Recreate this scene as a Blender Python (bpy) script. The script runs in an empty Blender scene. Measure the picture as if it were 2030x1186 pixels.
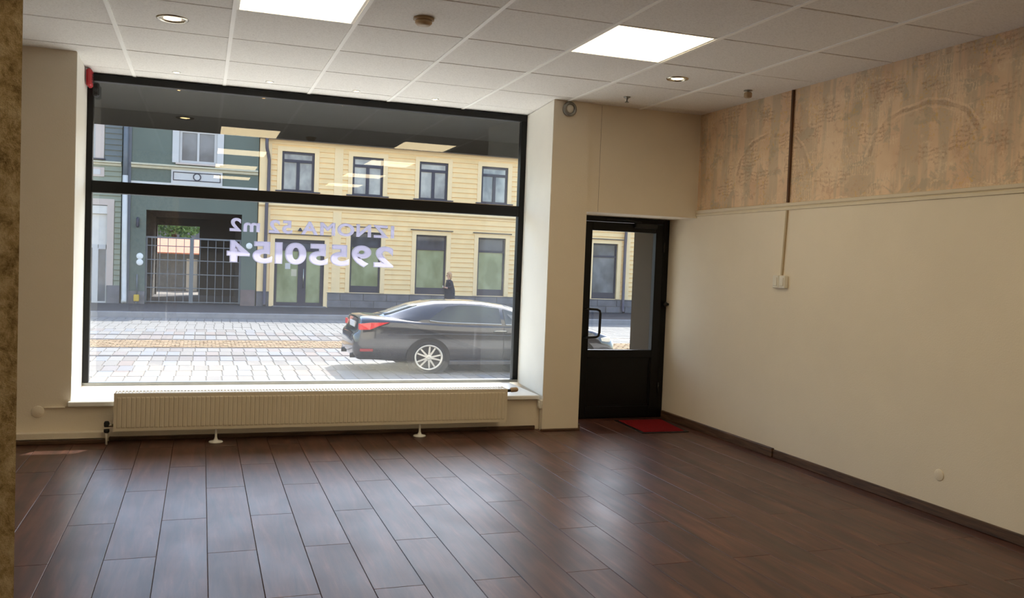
import bpy, bmesh, math, random
from mathutils import Vector, Matrix
random.seed(7)
S = bpy.context.scene
COL = S.collection

# ------------------------------------------------------------------ camera
F_PX, PITCH, ROLL, YAW, EYE = 1749.09, -0.0393, 0.0381, 0.3392, 1.4756
fwd = Vector((math.sin(YAW)*math.cos(PITCH), math.cos(YAW)*math.cos(PITCH), math.sin(PITCH)))
rgt0 = Vector((math.cos(YAW), -math.sin(YAW), 0)); up0 = rgt0.cross(fwd)
rgt = rgt0*math.cos(ROLL) + up0*math.sin(ROLL)
upv = -rgt0*math.sin(ROLL) + up0*math.cos(ROLL)
cam_d = bpy.data.cameras.new('camera'); cam = bpy.data.objects.new('camera', cam_d); COL.objects.link(cam)
cam_d.sensor_fit = 'HORIZONTAL'; cam_d.sensor_width = 36; cam_d.lens = 36*F_PX/2030
cam_d.clip_start = .05; cam_d.clip_end = 300
m = Matrix((rgt, upv, -fwd)).transposed().to_4x4(); m.translation = (0, 0, EYE)
cam.matrix_world = m
S.camera = cam

# ------------------------------------------------------------------ world, sun, exposure
SUN_TO = Vector((.55, .85, 1.0)).normalized()          # direction towards the sun
w = bpy.data.worlds.new('sky'); S.world = w; w.use_nodes = True
nt = w.node_tree; nt.nodes.clear()
sky = nt.nodes.new('ShaderNodeTexSky'); sky.sky_type = 'NISHITA'; sky.sun_disc = False
sky.sun_elevation = math.asin(SUN_TO.z); sky.sun_rotation = math.atan2(SUN_TO.x, SUN_TO.y)
sky.air_density = 1.0; sky.dust_density = 1.5; sky.ozone_density = 1.0
bg = nt.nodes.new('ShaderNodeBackground'); bg.inputs['Strength'].default_value = .5
wo = nt.nodes.new('ShaderNodeOutputWorld')
nt.links.new(sky.outputs[0], bg.inputs[0]); nt.links.new(bg.outputs[0], wo.inputs[0])
sd = bpy.data.lights.new('sun', 'SUN'); sd.energy = 7.0; sd.angle = math.radians(.55); sd.color = (1, .95, .86)
so = bpy.data.objects.new('sun', sd); COL.objects.link(so); so.location = (12, 20, 24)
so.rotation_euler = (-SUN_TO).to_track_quat('-Z', 'Y').to_euler()
PANEL_L, SPOT_L, HALO_L = 6.6, 18.0, 22.0              # the ceiling lamps' own brightness
vs = S.view_settings
S.display_settings.display_device = 'sRGB'
vs.view_transform = 'Standard'; vs.look = 'None'; vs.gamma = 1; vs.use_curve_mapping = False
vs.exposure = 0.3
S.cycles.transparent_max_bounces = 16; S.cycles.diffuse_bounces = 6; S.cycles.max_bounces = 12

# ------------------------------------------------------------------ materials
MATS = {}
def srgb(r, g, b):
    f = lambda c: (c/255/12.92) if c/255 <= .04045 else ((c/255+.055)/1.055)**2.4
    return (f(r), f(g), f(b), 1)
class NT:
    def __init__(s, name):
        s.m = bpy.data.materials.new(name); s.m.use_nodes = True; s.t = s.m.node_tree; s.t.nodes.clear()
        s.out = s.n('ShaderNodeOutputMaterial'); MATS[name] = s.m
    def n(s, t, **k):
        x = s.t.nodes.new(t)
        for a, b in k.items(): setattr(x, a, b)
        return x
    def l(s, a, b): s.t.links.new(a, b)
    def val(s, sock, v):
        if hasattr(v, 'links'): s.l(v, sock)
        else: sock.default_value = v
    def math(s, op, a, b=0.0, c=None, clamp=False):
        x = s.n('ShaderNodeMath', operation=op); x.use_clamp = clamp
        s.val(x.inputs[0], a); s.val(x.inputs[1], b)
        if c is not None: s.val(x.inputs[2], c)
        return x.outputs[0]
    def mix(s, f, a, b, bt='MIX'):
        x = s.n('ShaderNodeMix', data_type='RGBA', blend_type=bt)
        s.val(x.inputs[0], f); s.val(x.inputs[6], a); s.val(x.inputs[7], b)
        return x.outputs[2]
    def coord(s, kind='Object', scale=(1, 1, 1), loc=(0, 0, 0), rot=(0, 0, 0)):
        c = s.n('ShaderNodeTexCoord') if kind != 'World' else s.n('ShaderNodeNewGeometry')
        mp = s.n('ShaderNodeMapping'); mp.inputs['Scale'].default_value = scale
        mp.inputs['Location'].default_value = loc; mp.inputs['Rotation'].default_value = rot
        s.l(c.outputs['Position'] if kind == 'World' else c.outputs[kind], mp.inputs[0]); return mp.outputs[0]
    def noise(s, v, scale=5, detail=4, rough=.55, dist=0):
        x = s.n('ShaderNodeTexNoise'); s.l(v, x.inputs['Vector'])
        x.inputs['Scale'].default_value = scale; x.inputs['Detail'].default_value = detail
        x.inputs['Roughness'].default_value = rough; x.inputs['Distortion'].default_value = dist
        return x.outputs['Fac']
    def ramp(s, f, *stops):
        x = s.n('ShaderNodeValToRGB'); e = x.color_ramp.elements
        while len(e) < len(stops): e.new(.5)
        for i, (p, c) in enumerate(stops):
            e[i].position = p; e[i].color = c if len(c) == 4 else (*c, 1)
        s.l(f, x.inputs[0]); return x.outputs[0]
    def bump(s, h, strength=.3, dist=.01):
        b = s.n('ShaderNodeBump'); b.inputs['Strength'].default_value = strength
        b.inputs['Distance'].default_value = dist; s.l(h, b.inputs['Height']); return b.outputs[0]
    def pr(s, color, rough=.6, metal=0, spec=.5, normal=None, **k):
        p = s.n('ShaderNodeBsdfPrincipled')
        s.val(p.inputs['Base Color'], color); s.val(p.inputs['Roughness'], rough); s.val(p.inputs['Metallic'], metal)
        p.inputs['Specular IOR Level'].default_value = spec
        for a, b in k.items(): s.val(p.inputs[a], b)
        if normal is not None: s.l(normal, p.inputs['Normal'])
        return p.outputs[0]
    def done(s, sh): s.l(sh, s.out.inputs[0]); return s.m

def simple(name, rgb, rough=.6, var=.08, scale=6, metal=0, spec=.5, bump=0, bscale=60, kind='World', coat=0):
    """a painted / plain surface with slight procedural tone variation"""
    t = NT(name); c = srgb(*rgb); v = t.coord(kind)
    n = t.noise(v, scale, 4)
    lo = tuple(x*(1-var) for x in c[:3])+(1,); hi = tuple(min(1, x*(1+var)) for x in c[:3])+(1,)
    col = t.ramp(n, (.3, lo), (.7, hi))
    nm = t.bump(t.noise(v, bscale, 3), bump, .004) if bump else None
    k = {'Coat Weight': coat, 'Coat Roughness': .05} if coat else {}
    return t.done(t.pr(col, rough, metal, spec, nm, **k))

simple('wall_paint', (236, 226, 207), .75, .025, 2, bump=.25, bscale=120)
simple('white_gloss', (240, 240, 236), .35, .02, 3)
simple('reveal_white', (236, 233, 224), .6, .02, 3)
simple('radiator_enamel', (222, 212, 190), .35, .02, 4)
simple('black_frame', (7, 7, 8), .4, .2, 8, spec=.3)
simple('black_plastic', (18, 18, 18), .45, .1, 8)
simple('white_plastic', (232, 228, 216), .4, .02, 8)
simple('grey_metal', (150, 150, 146), .35, .08, 10, metal=.8)
simple('chrome', (190, 185, 170), .25, .05, 10, metal=1)
simple('red_plastic', (170, 16, 28), .35, .1, 20)
simple('cream_trim', (224, 212, 188), .5, .03, 5)
simple('brown_conduit', (92, 62, 42), .5, .1, 20)
simple('cream_conduit', (190, 172, 140), .5, .04, 20)
simple('ceiling_void', (60, 56, 52), .9, .1, 4)
simple('t_bar', (252, 251, 248), .5, .02, 4)
simple('detector_plastic', (176, 152, 120), .5, .05, 10)
simple('exterior_plaster', (214, 206, 190), .8, .06, 1.5, bump=.2)
simple('exterior_reveal', (62, 55, 47), .9, .05, 3, spec=.05)
simple('awning_fabric', (24, 25, 25), .85, .1, 12)
# street
simple('bounce_pale_slab', (214, 210, 202), .85, .05, 2, bump=.3, bscale=40)
simple('grout', (96, 90, 84), .9, .1, 3)
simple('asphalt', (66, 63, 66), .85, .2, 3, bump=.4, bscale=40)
simple('plinth_stone', (120, 116, 118), .85, .2, 2.5, bump=.5, bscale=14)
simple('plinth_pink', (128, 112, 108), .85, .2, 2.5, bump=.5, bscale=14)
simple('yellow_board', (250, 215, 156), .6, .05, 2.2)
simple('yellow_trim', (252, 220, 168), .6, .03, 3)
simple('charcoal_frame', (62, 60, 72), .45, .08, 6)
simple('downpipe_dark', (92, 84, 92), .45, .06, 6)
simple('downpipe_light', (222, 216, 208), .4, .05, 6)
simple('teal_render', (106, 114, 104), .8, .06, 1.2, bump=.2)
simple('sage_board', (150, 152, 132), .7, .06, 2)
simple('slate_board', (112, 116, 114), .7, .06, 2)
simple('cream_stucco', (205, 196, 170), .7, .04, 2)
simple('white_stucco', (208, 204, 200), .7, .04, 2)
simple('dark_line', (70, 66, 74), .6, .05, 4)
simple('pink_casing', (206, 188, 176), .6, .04, 2)
simple('roof_metal', (84, 82, 88), .5, .08, 2)
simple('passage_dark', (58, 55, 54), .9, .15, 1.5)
simple('court_ground', (120, 112, 104), .9, .15, 2)
simple('shed_wall', (110, 112, 118), .8, .1, 2)
simple('terracotta', (222, 140, 110), .7, .1, 5)
simple('gate_metal', (112, 116, 120), .5, .08, 8)
simple('hydrant_yellow', (206, 170, 60), .5, .1, 12)
simple('rail_steel', (86, 80, 78), .35, .1, 6, metal=.6)
simple('kerb_stone', (150, 148, 150), .8, .1, 4)
simple('skin', (206, 160, 136), .55, .05, 20)
simple('hair_blond', (190, 150, 112), .6, .15, 60)
simple('coat_dark', (40, 42, 54), .8, .15, 20)
simple('trousers_dark', (46, 48, 64), .8, .15, 20)
simple('shoe_dark', (30, 28, 28), .6, .1, 20)
# car
simple('car_paint', (48, 49, 55), .18, .03, 2, metal=.3, coat=1)
simple('tyre_rubber', (34, 34, 36), .8, .1, 20)
simple('wheel_silver', (222, 218, 208), .3, .03, 6, metal=.55)
simple('lamp_red', (214, 24, 30), .15, .15, 30, coat=1)
simple('reflector_red', (150, 34, 40), .2, .1, 30)
simple('car_black', (16, 16, 18), .5, .1, 20)

def glass_mat(name, dust, streak):
    """clear architectural glass: a surface reflection (Schlick) over clear transmission, with dried dust"""
    t = NT(name)
    g = t.n('ShaderNodeNewGeometry')
    d = t.n('ShaderNodeVectorMath', operation='DOT_PRODUCT'); t.l(g.outputs['Incoming'], d.inputs[0]); t.l(g.outputs['Normal'], d.inputs[1])
    c = t.math('ABSOLUTE', d.outputs['Value']); p = t.math('POWER', t.math('SUBTRACT', 1, c), 5)
    f = t.math('ADD', t.math('MULTIPLY', p, .95), .045)
    tr = t.n('ShaderNodeBsdfTransparent'); tr.inputs[0].default_value = (.97, .985, .98, 1)
    gl = t.n('ShaderNodeBsdfGlossy'); gl.inputs['Roughness'].default_value = 0; gl.inputs[0].default_value = (1, 1, 1, 1)
    m1 = t.n('ShaderNodeMixShader'); t.l(f, m1.inputs[0]); t.l(tr.outputs[0], m1.inputs[1]); t.l(gl.outputs[0], m1.inputs[2])
    out = m1.outputs[0]
    if dust:
        v = t.coord('World')
        speck = t.noise(v, 150, 2, .7); cloud = t.noise(v, 2.2, 3)
        vs_ = t.coord('World', (16, 1, .5)); runs = t.noise(vs_, 1.0, 3, .6)
        rr = t.math('MULTIPLY', t.math('SUBTRACT', runs, .66, clamp=True), streak)
        sp = t.math('MULTIPLY', t.math('ADD', t.math('MULTIPLY', speck, .9), t.math('MULTIPLY', cloud, .8)), dust)
        sz = t.n('ShaderNodeSeparateXYZ'); t.l(v, sz.inputs[0])          # more grime low on the pane
        low = t.n('ShaderNodeMapRange'); t.l(sz.outputs[2], low.inputs[0])
        for i_, q_ in ((1, .34), (2, 1.75), (3, 1.5), (4, .28)): low.inputs[i_].default_value = q_
        fac = t.math('MULTIPLY', t.math('ADD', sp, rr), low.outputs[0], clamp=True)
        df = t.n('ShaderNodeBsdfDiffuse'); df.inputs[0].default_value = (.82, .84, .88, 1)
        tl = t.n('ShaderNodeBsdfTranslucent'); tl.inputs[0].default_value = (.82, .84, .88, 1)
        m2 = t.n('ShaderNodeMixShader'); m2.inputs[0].default_value = .6; t.l(df.outputs[0], m2.inputs[1]); t.l(tl.outputs[0], m2.inputs[2])
        m3 = t.n('ShaderNodeMixShader'); t.l(fac, m3.inputs[0]); t.l(out, m3.inputs[1]); t.l(m2.outputs[0], m3.inputs[2])
        out = m3.outputs[0]
    return t.done(out)
glass_mat('glass_clean', 0, 0)
glass_mat('glass_dusty', .018, .6)

def pane_mat(name, a, b, rough=.04):
    """opaque-backed far window pane (curtain or film right behind the glass)"""
    t = NT(name); v = t.coord('World', (.8, 1, .55)); n = t.noise(v, 1.6, 3)
    return t.done(t.pr(t.ramp(n, (.38, srgb(*a)), (.62, srgb(*b))), .55, 0, .5, None, **{'Coat Weight': 1.0, 'Coat Roughness': rough}))
pane_mat('pane_curtain', (120, 122, 124), (186, 186, 178))
pane_mat('pane_dark', (40, 42, 50), (84, 86, 96))
pane_mat('pane_film', (128, 134, 92), (164, 168, 128))
pane_mat('pane_grey', (76, 78, 84), (120, 122, 126))
pane_mat('car_glass', (20, 24, 24), (64, 70, 58), .02)

def vinyl():
    t = NT('vinyl_letter')
    df = t.n('ShaderNodeBsdfDiffuse'); df.inputs[0].default_value = srgb(230, 228, 244)
    tl = t.n('ShaderNodeBsdfTranslucent'); tl.inputs[0].default_value = srgb(230, 228, 244)
    m1 = t.n('ShaderNodeMixShader'); m1.inputs[0].default_value = .55
    t.l(df.outputs[0], m1.inputs[1]); t.l(tl.outputs[0], m1.inputs[2]); t.done(m1.outputs[0])
vinyl()

def emis(name, rgb, strength):
    t = NT(name); e = t.n('ShaderNodeEmission'); e.inputs[0].default_value = srgb(*rgb); e.inputs[1].default_value = strength
    t.done(e.outputs[0])
emis('panel_light', (255, 231, 186), PANEL_L)
emis('downlight_glow', (255, 214, 150), SPOT_L)
emis('halogen_glow', (255, 206, 140), HALO_L)

def floor_mat():
    t = NT('laminate_wood')
    oi = t.n('ShaderNodeObjectInfo'); off = t.n('ShaderNodeVectorMath', operation='SCALE'); 
    cmb = t.n('ShaderNodeCombineXYZ'); t.l(oi.outputs['Random'], cmb.inputs[0]); t.l(oi.outputs['Random'], cmb.inputs[1])
    t.l(cmb.outputs[0], off.inputs[0]); off.inputs['Scale'].default_value = 37
    tc = t.n('ShaderNodeTexCoord'); ad = t.n('ShaderNodeVectorMath', operation='ADD')
    t.l(tc.outputs['Object'], ad.inputs[0]); t.l(off.outputs[0], ad.inputs[1])
    mp = t.n('ShaderNodeMapping'); mp.inputs['Scale'].default_value = (9, .9, 1); t.l(ad.outputs[0], mp.inputs[0])
    n1 = t.noise(mp.outputs[0], 1.6, 6, .62, .6)
    mp2 = t.n('ShaderNodeMapping'); mp2.inputs['Scale'].default_value = (60, 2.2, 1); t.l(ad.outputs[0], mp2.inputs[0])
    n2 = t.noise(mp2.outputs[0], 1.5, 4, .6)
    mp3 = t.n('ShaderNodeMapping'); mp3.inputs['Scale'].default_value = (2, 1.2, 1); t.l(ad.outputs[0], mp3.inputs[0])
    n3 = t.noise(mp3.outputs[0], 1.6, 3, .5)
    col = t.ramp(n1, (.28, srgb(44, 26, 23)), (.46, srgb(82, 47, 37)), (.6, srgb(104, 62, 47)), (.76, srgb(136, 92, 72)))
    col = t.mix(t.math('MULTIPLY', n2, .4), col, srgb(54, 34, 30))
    col = t.mix(t.math('MULTIPLY', t.math('SUBTRACT', n3, .45, clamp=True), 1.6), col, srgb(62, 42, 42))
    hv = t.n('ShaderNodeHueSaturation'); hv.inputs['Saturation'].default_value = .95
    t.l(t.math('ADD', t.math('MULTIPLY', oi.outputs['Random'], .3), .82), hv.inputs['Value']); t.l(col, hv.inputs['Color'])
    rg = t.math('ADD', t.math('MULTIPLY', n3, .18), .27)
    nm = t.bump(t.math('ADD', t.math('MULTIPLY', n2, .6), n1), .12, .003)
    t.done(t.pr(hv.outputs[0], rg, 0, .55, nm))
floor_mat()

def board_wood():
    t = NT('skirting_wood'); v = t.coord('World', (3, 3, 40)); n = t.noise(v, 1.5, 5, .6, .4)
    t.done(t.pr(t.ramp(n, (.3, srgb(52, 36, 26)), (.7, srgb(108, 80, 58))), .5))
board_wood()

def tile_mat():
    t = NT('mineral_tile'); v = t.coord('World'); n = t.noise(v, 90, 3, .7); n2 = t.noise(v, 2, 2)
    col = t.ramp(n, (.28, srgb(218, 215, 211)), (.5, srgb(236, 234, 231)), (.75, srgb(242, 240, 237)))
    t.done(t.pr(col, .9, 0, .2, t.bump(n, .25, .003)))
tile_mat()

def stone_plaster():
    t = NT('rough_stone_plaster'); v = t.coord('World', (1, 1, .8)); a = t.noise(v, 24, 8, .78, .2); b = t.noise(v, 6, 4)
    col = t.ramp(a, (.36, srgb(128, 106, 70)), (.5, srgb(212, 188, 144)), (.62, srgb(244, 228, 192)))
    col = t.mix(t.math('MULTIPLY', b, .35), col, srgb(140, 118, 80))
    t.done(t.pr(col, .85, 0, .3, t.bump(a, .8, .02)))
stone_plaster()

def wallpaper():
    """city-sketch wallpaper: warm taupe ground, grey-green patches, pale bridge arcs, hatched house blocks, gold flecks"""
    t = NT('city_wallpaper')
    v = t.coord('World')
    n0 = t.n('ShaderNodeTexNoise'); t.l(v, n0.inputs['Vector']); n0.inputs['Scale'].default_value = 7; n0.inputs['Detail'].default_value = 3
    wob = t.n('ShaderNodeVectorMath', operation='MULTIPLY_ADD'); t.l(n0.outputs['Color'], wob.inputs[0]); wob.inputs[1].default_value = (.07, .07, .07); t.l(v, wob.inputs[2])
    sx = t.n('ShaderNodeSeparateXYZ'); t.l(wob.outputs[0], sx.inputs[0]); Y, Z = sx.outputs[1], sx.outputs[2]
    n1 = t.noise(v, 2.3, 3); n2 = t.noise(v, 5, 5, .65, .6); fine = t.noise(v, 60, 4, .75); mid = t.noise(v, 14, 4, .7, .4)
    col = t.ramp(n1, (.35, srgb(220, 188, 158)), (.5, srgb(230, 202, 170)), (.65, srgb(238, 212, 182)))
    wv = t.noise(t.coord('World', (1, 4.5, .45)), 1.7, 4, .6)
    col = t.mix(t.math('MULTIPLY', t.ramp(wv, (.47, (0, 0, 0)), (.56, (1, 1, 1))), .6), col, srgb(196, 180, 156))
    col = t.mix(t.math('MULTIPLY', t.ramp(n2, (.55, (0, 0, 0)), (.6, (1, 1, 1))), .5), col, srgb(180, 168, 146))
    col = t.mix(t.math('MULTIPLY', t.ramp(mid, (.55, (0, 0, 0)), (.68, (1, 1, 1))), .4), col, srgb(186, 142, 112))
    cm = t.n('ShaderNodeCombineXYZ'); t.l(Y, cm.inputs[0]); t.l(Z, cm.inputs[1])
    def hatch(bw, rh, ms, dens, loc, c, amt):
        nonlocal col
        br = t.n('ShaderNodeTexBrick'); t.l(cm.outputs[0], br.inputs['Vector']); br.offset = 0
        br.inputs['Scale'].default_value = 1; br.inputs['Brick Width'].default_value = bw; br.inputs['Row Height'].default_value = rh; br.inputs['Mortar Size'].default_value = ms
        blk = t.ramp(t.noise(t.coord('World', (1, 1, 1.5), loc), 3.3, 2), (dens, (0, 0, 0)), (dens+.03, (1, 1, 1)))
        h = t.math('MULTIPLY', t.math('MULTIPLY', br.outputs['Fac'], blk), t.ramp(fine, (.4, (0, 0, 0)), (.6, (1, 1, 1))))
        col = t.mix(t.math('MULTIPLY', h, amt), col, c)
    hatch(.022, .07, .006, .55, (3, 1, 2), srgb(240, 218, 188), .7)
    hatch(.09, .03, .007, .57, (7, 4, 1), srgb(172, 132, 104), .6)
    hatch(.05, .05, .01, .6, (1, 9, 5), srgb(242, 222, 192), .6)
    yy = t.math('SUBTRACT', t.math('FRACT', t.math('ADD', t.math('MULTIPLY', Y, .62), t.math('MULTIPLY', t.math('FLOOR', t.math('MULTIPLY', Z, 1.7)), .41))), .5)
    zz = t.math('FRACT', t.math('MULTIPLY', Z, 1.7))
    r = t.math('SQRT', t.math('ADD', t.math('POWER', t.math('MULTIPLY', yy, 1.9), 2), t.math('POWER', t.math('ADD', zz, .05), 2)))
    gate = t.ramp(t.noise(t.coord('World', (1, 1, 1), (5, 2, 8)), 2.6, 2), (.42, (0, 0, 0)), (.55, (1, 1, 1)))
    for rad, wd, c, amt in ((.60, .012, srgb(244, 220, 190), .65), (.56, .02, srgb(168, 128, 100), .5), (.52, .01, srgb(240, 214, 184), .5)):
        k = t.math('MULTIPLY', t.math('LESS_THAN', t.math('ABSOLUTE', t.math('SUBTRACT', r, rad)), wd), t.math('MULTIPLY', gate, t.ramp(fine, (.32, (0, 0, 0)), (.55, (1, 1, 1)))))
        col = t.mix(t.math('MULTIPLY', k, amt), col, c)
    gold = t.math('MULTIPLY', t.ramp(t.noise(v, 34, 4, .8), (.55, (0, 0, 0)), (.62, (1, 1, 1))), t.ramp(t.noise(v, 3.0, 3), (.45, (0, 0, 0)), (.58, (1, 1, 1))))
    col = t.mix(t.math('MULTIPLY', gold, .65), col, srgb(222, 184, 104))
    t.done(t.pr(col, .6, 0, .4, t.bump(fine, .15, .003)))
wallpaper()

def mat_mat():
    t = NT('mat_red'); v = t.coord('World'); n = t.noise(v, 140, 3, .8)
    t.done(t.pr(t.ramp(n, (.3, srgb(96, 16, 22)), (.7, srgb(158, 34, 40))), .95, 0, .1, t.bump(n, .8, .01)))
mat_mat()
def paver_mat():
    t = NT('paver_stone'); oi = t.n('ShaderNodeObjectInfo'); v = t.coord('World')
    c1 = t.ramp(oi.outputs['Random'], (0, srgb(122, 117, 114)), (.35, srgb(136, 134, 131)), (.6, srgb(126, 130, 136)), (.85, srgb(134, 123, 118)), (1, srgb(114, 112, 112)))
    n = t.noise(v, 3, 4); col = t.mix(t.math('MULTIPLY', n, .35), c1, srgb(102, 98, 95))
    t.done(t.pr(col, .85, 0, .3, t.bump(t.noise(v, 40, 3), .3, .006)))
paver_mat()
def cobble_mat():
    t = NT('cobble_warm'); v = t.coord('World'); n = t.noise(v, 5, 3)
    t.done(t.pr(t.ramp(n, (.3, srgb(122, 100, 76)), (.7, srgb(158, 136, 106))), .85, 0, .3))
cobble_mat()
def leaf_mat():
    t = NT('foliage'); v = t.coord('World'); n = t.noise(v, 6, 3)
    t.done(t.pr(t.ramp(n, (.35, srgb(46, 84, 40)), (.65, srgb(120, 160, 84))), .6))
leaf_mat()

# ------------------------------------------------------------------ building helpers
WLOC = {}
def wl(o): return WLOC.get(o.name, Vector((0, 0, 0))) if o else Vector((0, 0, 0))
def tag(o, label=None, cat=None, group=None, kind=None):
    if label: o['label'] = label
    if cat: o['category'] = cat
    if group: o['group'] = group
    if kind: o['kind'] = kind
    return o
def empty(name, loc, label=None, cat=None, group=None, kind=None):
    o = bpy.data.objects.new(name, None); COL.objects.link(o); o.location = loc; o.empty_display_size = .1
    WLOC[o.name] = Vector(loc); return tag(o, label, cat, group, kind)
def put(name, bm, mat, parent=None, smooth=False, origin=None):
    bm.normal_update()
    c = Vector(origin) if origin else None
    if c is None:
        lo = Vector([min(v.co[i] for v in bm.verts) for i in range(3)]); hi = Vector([max(v.co[i] for v in bm.verts) for i in range(3)])
        c = Vector(((lo.x+hi.x)/2, (lo.y+hi.y)/2, lo.z))
    bmesh.ops.translate(bm, verts=bm.verts, vec=-c)
    me = bpy.data.meshes.new(name); bm.to_mesh(me); bm.free()
    mats = mat if isinstance(mat, (list, tuple)) else [mat]
    for x in mats: me.materials.append(MATS[x])
    if smooth:
        for p in me.polygons: p.use_smooth = True
    return link(name, me, c, parent)
def link(name, me, wloc, parent=None, scale=None):
    o = bpy.data.objects.new(name, me); COL.objects.link(o)
    o.parent = parent; o.location = Vector(wloc) - wl(parent); WLOC[o.name] = Vector(wloc)
    if scale: o.scale = scale
    return o
def B(bm, x0, x1, y0, y1, z0, z1, bev=0):
    r = bmesh.ops.create_cube(bm, size=1)['verts']
    for v in r:
        v.co = Vector((x0+(v.co.x+.5)*(x1-x0), y0+(v.co.y+.5)*(y1-y0), z0+(v.co.z+.5)*(z1-z0)))
    if bev:
        es = list({e for v in r for e in v.link_edges})
        bmesh.ops.bevel(bm, geom=es, offset=bev, segments=1, affect='EDGES', clamp_overlap=True)
    return bm
def box(name, x0, x1, y0, y1, z0, z1, mat, parent=None, bev=0):
    return put(name, B(bmesh.new(), x0, x1, y0, y1, z0, z1, bev), mat, parent)
def boxes(name, lst, mat, parent=None, bev=0):
    bm = bmesh.new()
    for a in lst: B(bm, *a, bev)
    return put(name, bm, mat, parent)
def prism(bm, pts, axis, a, b):
    """extrude a 2-D outline along an axis: 'x' -> (y,z), 'y' -> (x,z), 'z' -> (x,y)"""
    def P(p, t): return {'x': (t, p[0], p[1]), 'y': (p[0], t, p[1]), 'z': (p[0], p[1], t)}[axis]
    v0 = [bm.verts.new(P(p, a)) for p in pts]; v1 = [bm.verts.new(P(p, b)) for p in pts]
    n = len(pts); bm.faces.new(v0); bm.faces.new(list(reversed(v1)))
    for i in range(n): bm.faces.new((v0[(i+1) % n], v0[i], v1[i], v1[(i+1) % n]))
    bmesh.ops.recalc_face_normals(bm, faces=bm.faces); return bm
def cyl(bm, c, axis, r, h, seg=20, r2=None):
    """cylinder / cone starting at c, running h along axis vector"""
    ax = Vector(axis).normalized(); q = ax.to_track_quat('Z', 'Y').to_matrix().to_4x4()
    M = Matrix.Translation(Vector(c)+ax*h/2) @ q
    bmesh.ops.create_cone(bm, cap_ends=True, segments=seg, radius1=r, radius2=r if r2 is None else r2, depth=h, matrix=M); return bm
def tube(bm, pts, r, seg=8, closed=False):
    pts = [Vector(p) for p in pts]; rings = []; n = len(pts)
    for i, p in enumerate(pts):
        d = (pts[min(i+1, n-1)]-pts[max(i-1, 0)]).normalized()
        a = d.orthogonal().normalized() if not rings else (last - d*last.dot(d)).normalized()
        last = a; b = d.cross(a)
        rings.append([bm.verts.new(p+(a*math.cos(t)+b*math.sin(t))*r) for t in [2*math.pi*k/seg for k in range(seg)]])
    for i in range(n-1):
        for k in range(seg):
            bm.faces.new((rings[i][k], rings[i][(k+1) % seg], rings[i+1][(k+1) % seg], rings[i+1][k]))
    bm.faces.new(list(reversed(rings[0]))); bm.faces.new(rings[-1]); return bm
def lathe(bm, prof, c, axis=(0, 0, 1), seg=28):
    """revolve (radius, height) profile about axis through c"""
    q = Vector(axis).to_track_quat('Z', 'Y'); rings = []
    for r, h in prof:
        rings.append([bm.verts.new(Vector(c)+q @ Vector((r*math.cos(2*math.pi*k/seg), r*math.sin(2*math.pi*k/seg), h))) for k in range(seg)])
    for i in range(len(rings)-1):
        for k in range(seg):
            bm.faces.new((rings[i][k], rings[i][(k+1) % seg], rings[i+1][(k+1) % seg], rings[i+1][k]))
    if prof[0][0] > 1e-6 and prof[-1][0] > 1e-6:
        for k in range(seg): bm.faces.new((rings[-1][k], rings[-1][(k+1) % seg], rings[0][(k+1) % seg], rings[0][k]))
    else:
        bm.faces.new(rings[0]); bm.faces.new(rings[-1])
    bmesh.ops.remove_doubles(bm, verts=bm.verts, dist=1e-5)
    bmesh.ops.recalc_face_normals(bm, faces=bm.faces); return bm

# ------------------------------------------------------------------ main sizes
H = 2.94                    # ceiling
XR, XL, YB = 4.39, -3.4, -5.0
YF = 7.37                   # inner face of the front wall
YW = 8.2                    # shop window plane
YD = 7.83                   # door plane
TX, TY, GX0, GY0 = .72, .757, -1.29, 5.623   # ceiling grid
ZST, ZPAV, YFAR = -.6, -.43, 34.0            # street, far pavement, far facades

# ------------------------------------------------------------------ floor
floor = box('floor', XL, XR, YB, YD+.12, -.12, -.012, 'skirting_wood'); tag(floor, 'dark brown wood-look laminate floor of the empty shop', 'floor', kind='structure')
PW, PL = .2335, 1.27
bm = B(bmesh.new(), -PW/2+.0011, PW/2-.0011, -PL/2+.0011, PL/2-.0011, -.012, 0)
es = [e for e in bm.edges if all(v.co.z > -.001 for v in e.verts)]
bmesh.ops.bevel(bm, geom=es, offset=.0018, segments=1, affect='EDGES')
pm = bpy.data.meshes.new('plank'); bm.to_mesh(pm); bm.free(); pm.materials.append(MATS['laminate_wood'])
for k in range(-12, 23):
    x0 = -.642 + PW*k
    if x0+PW < XL+.02 or x0 > XR-.02: continue
    yoff = (5.13 if k % 2 == 0 else 4.52)
    for j in range(-4, 4):
        ya = yoff + PL*j; yb_ = ya+PL
        if yb_ < 1.0: continue
        xa, xb = max(x0, XL), min(x0+PW, XR); yc, yd = ya, min(yb_, YD+.1)
        if yd-yc < .03 or xb-xa < .03: continue
        o = link('plank', pm, ((xa+xb)/2, (yc+yd)/2, 0), floor, ((xb-xa)/PW, (yd-yc)/PL, 1))
back = box('back_flooring', XL, XR, YB, 1.9, -.013, -.004, 'laminate_wood', floor)

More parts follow.
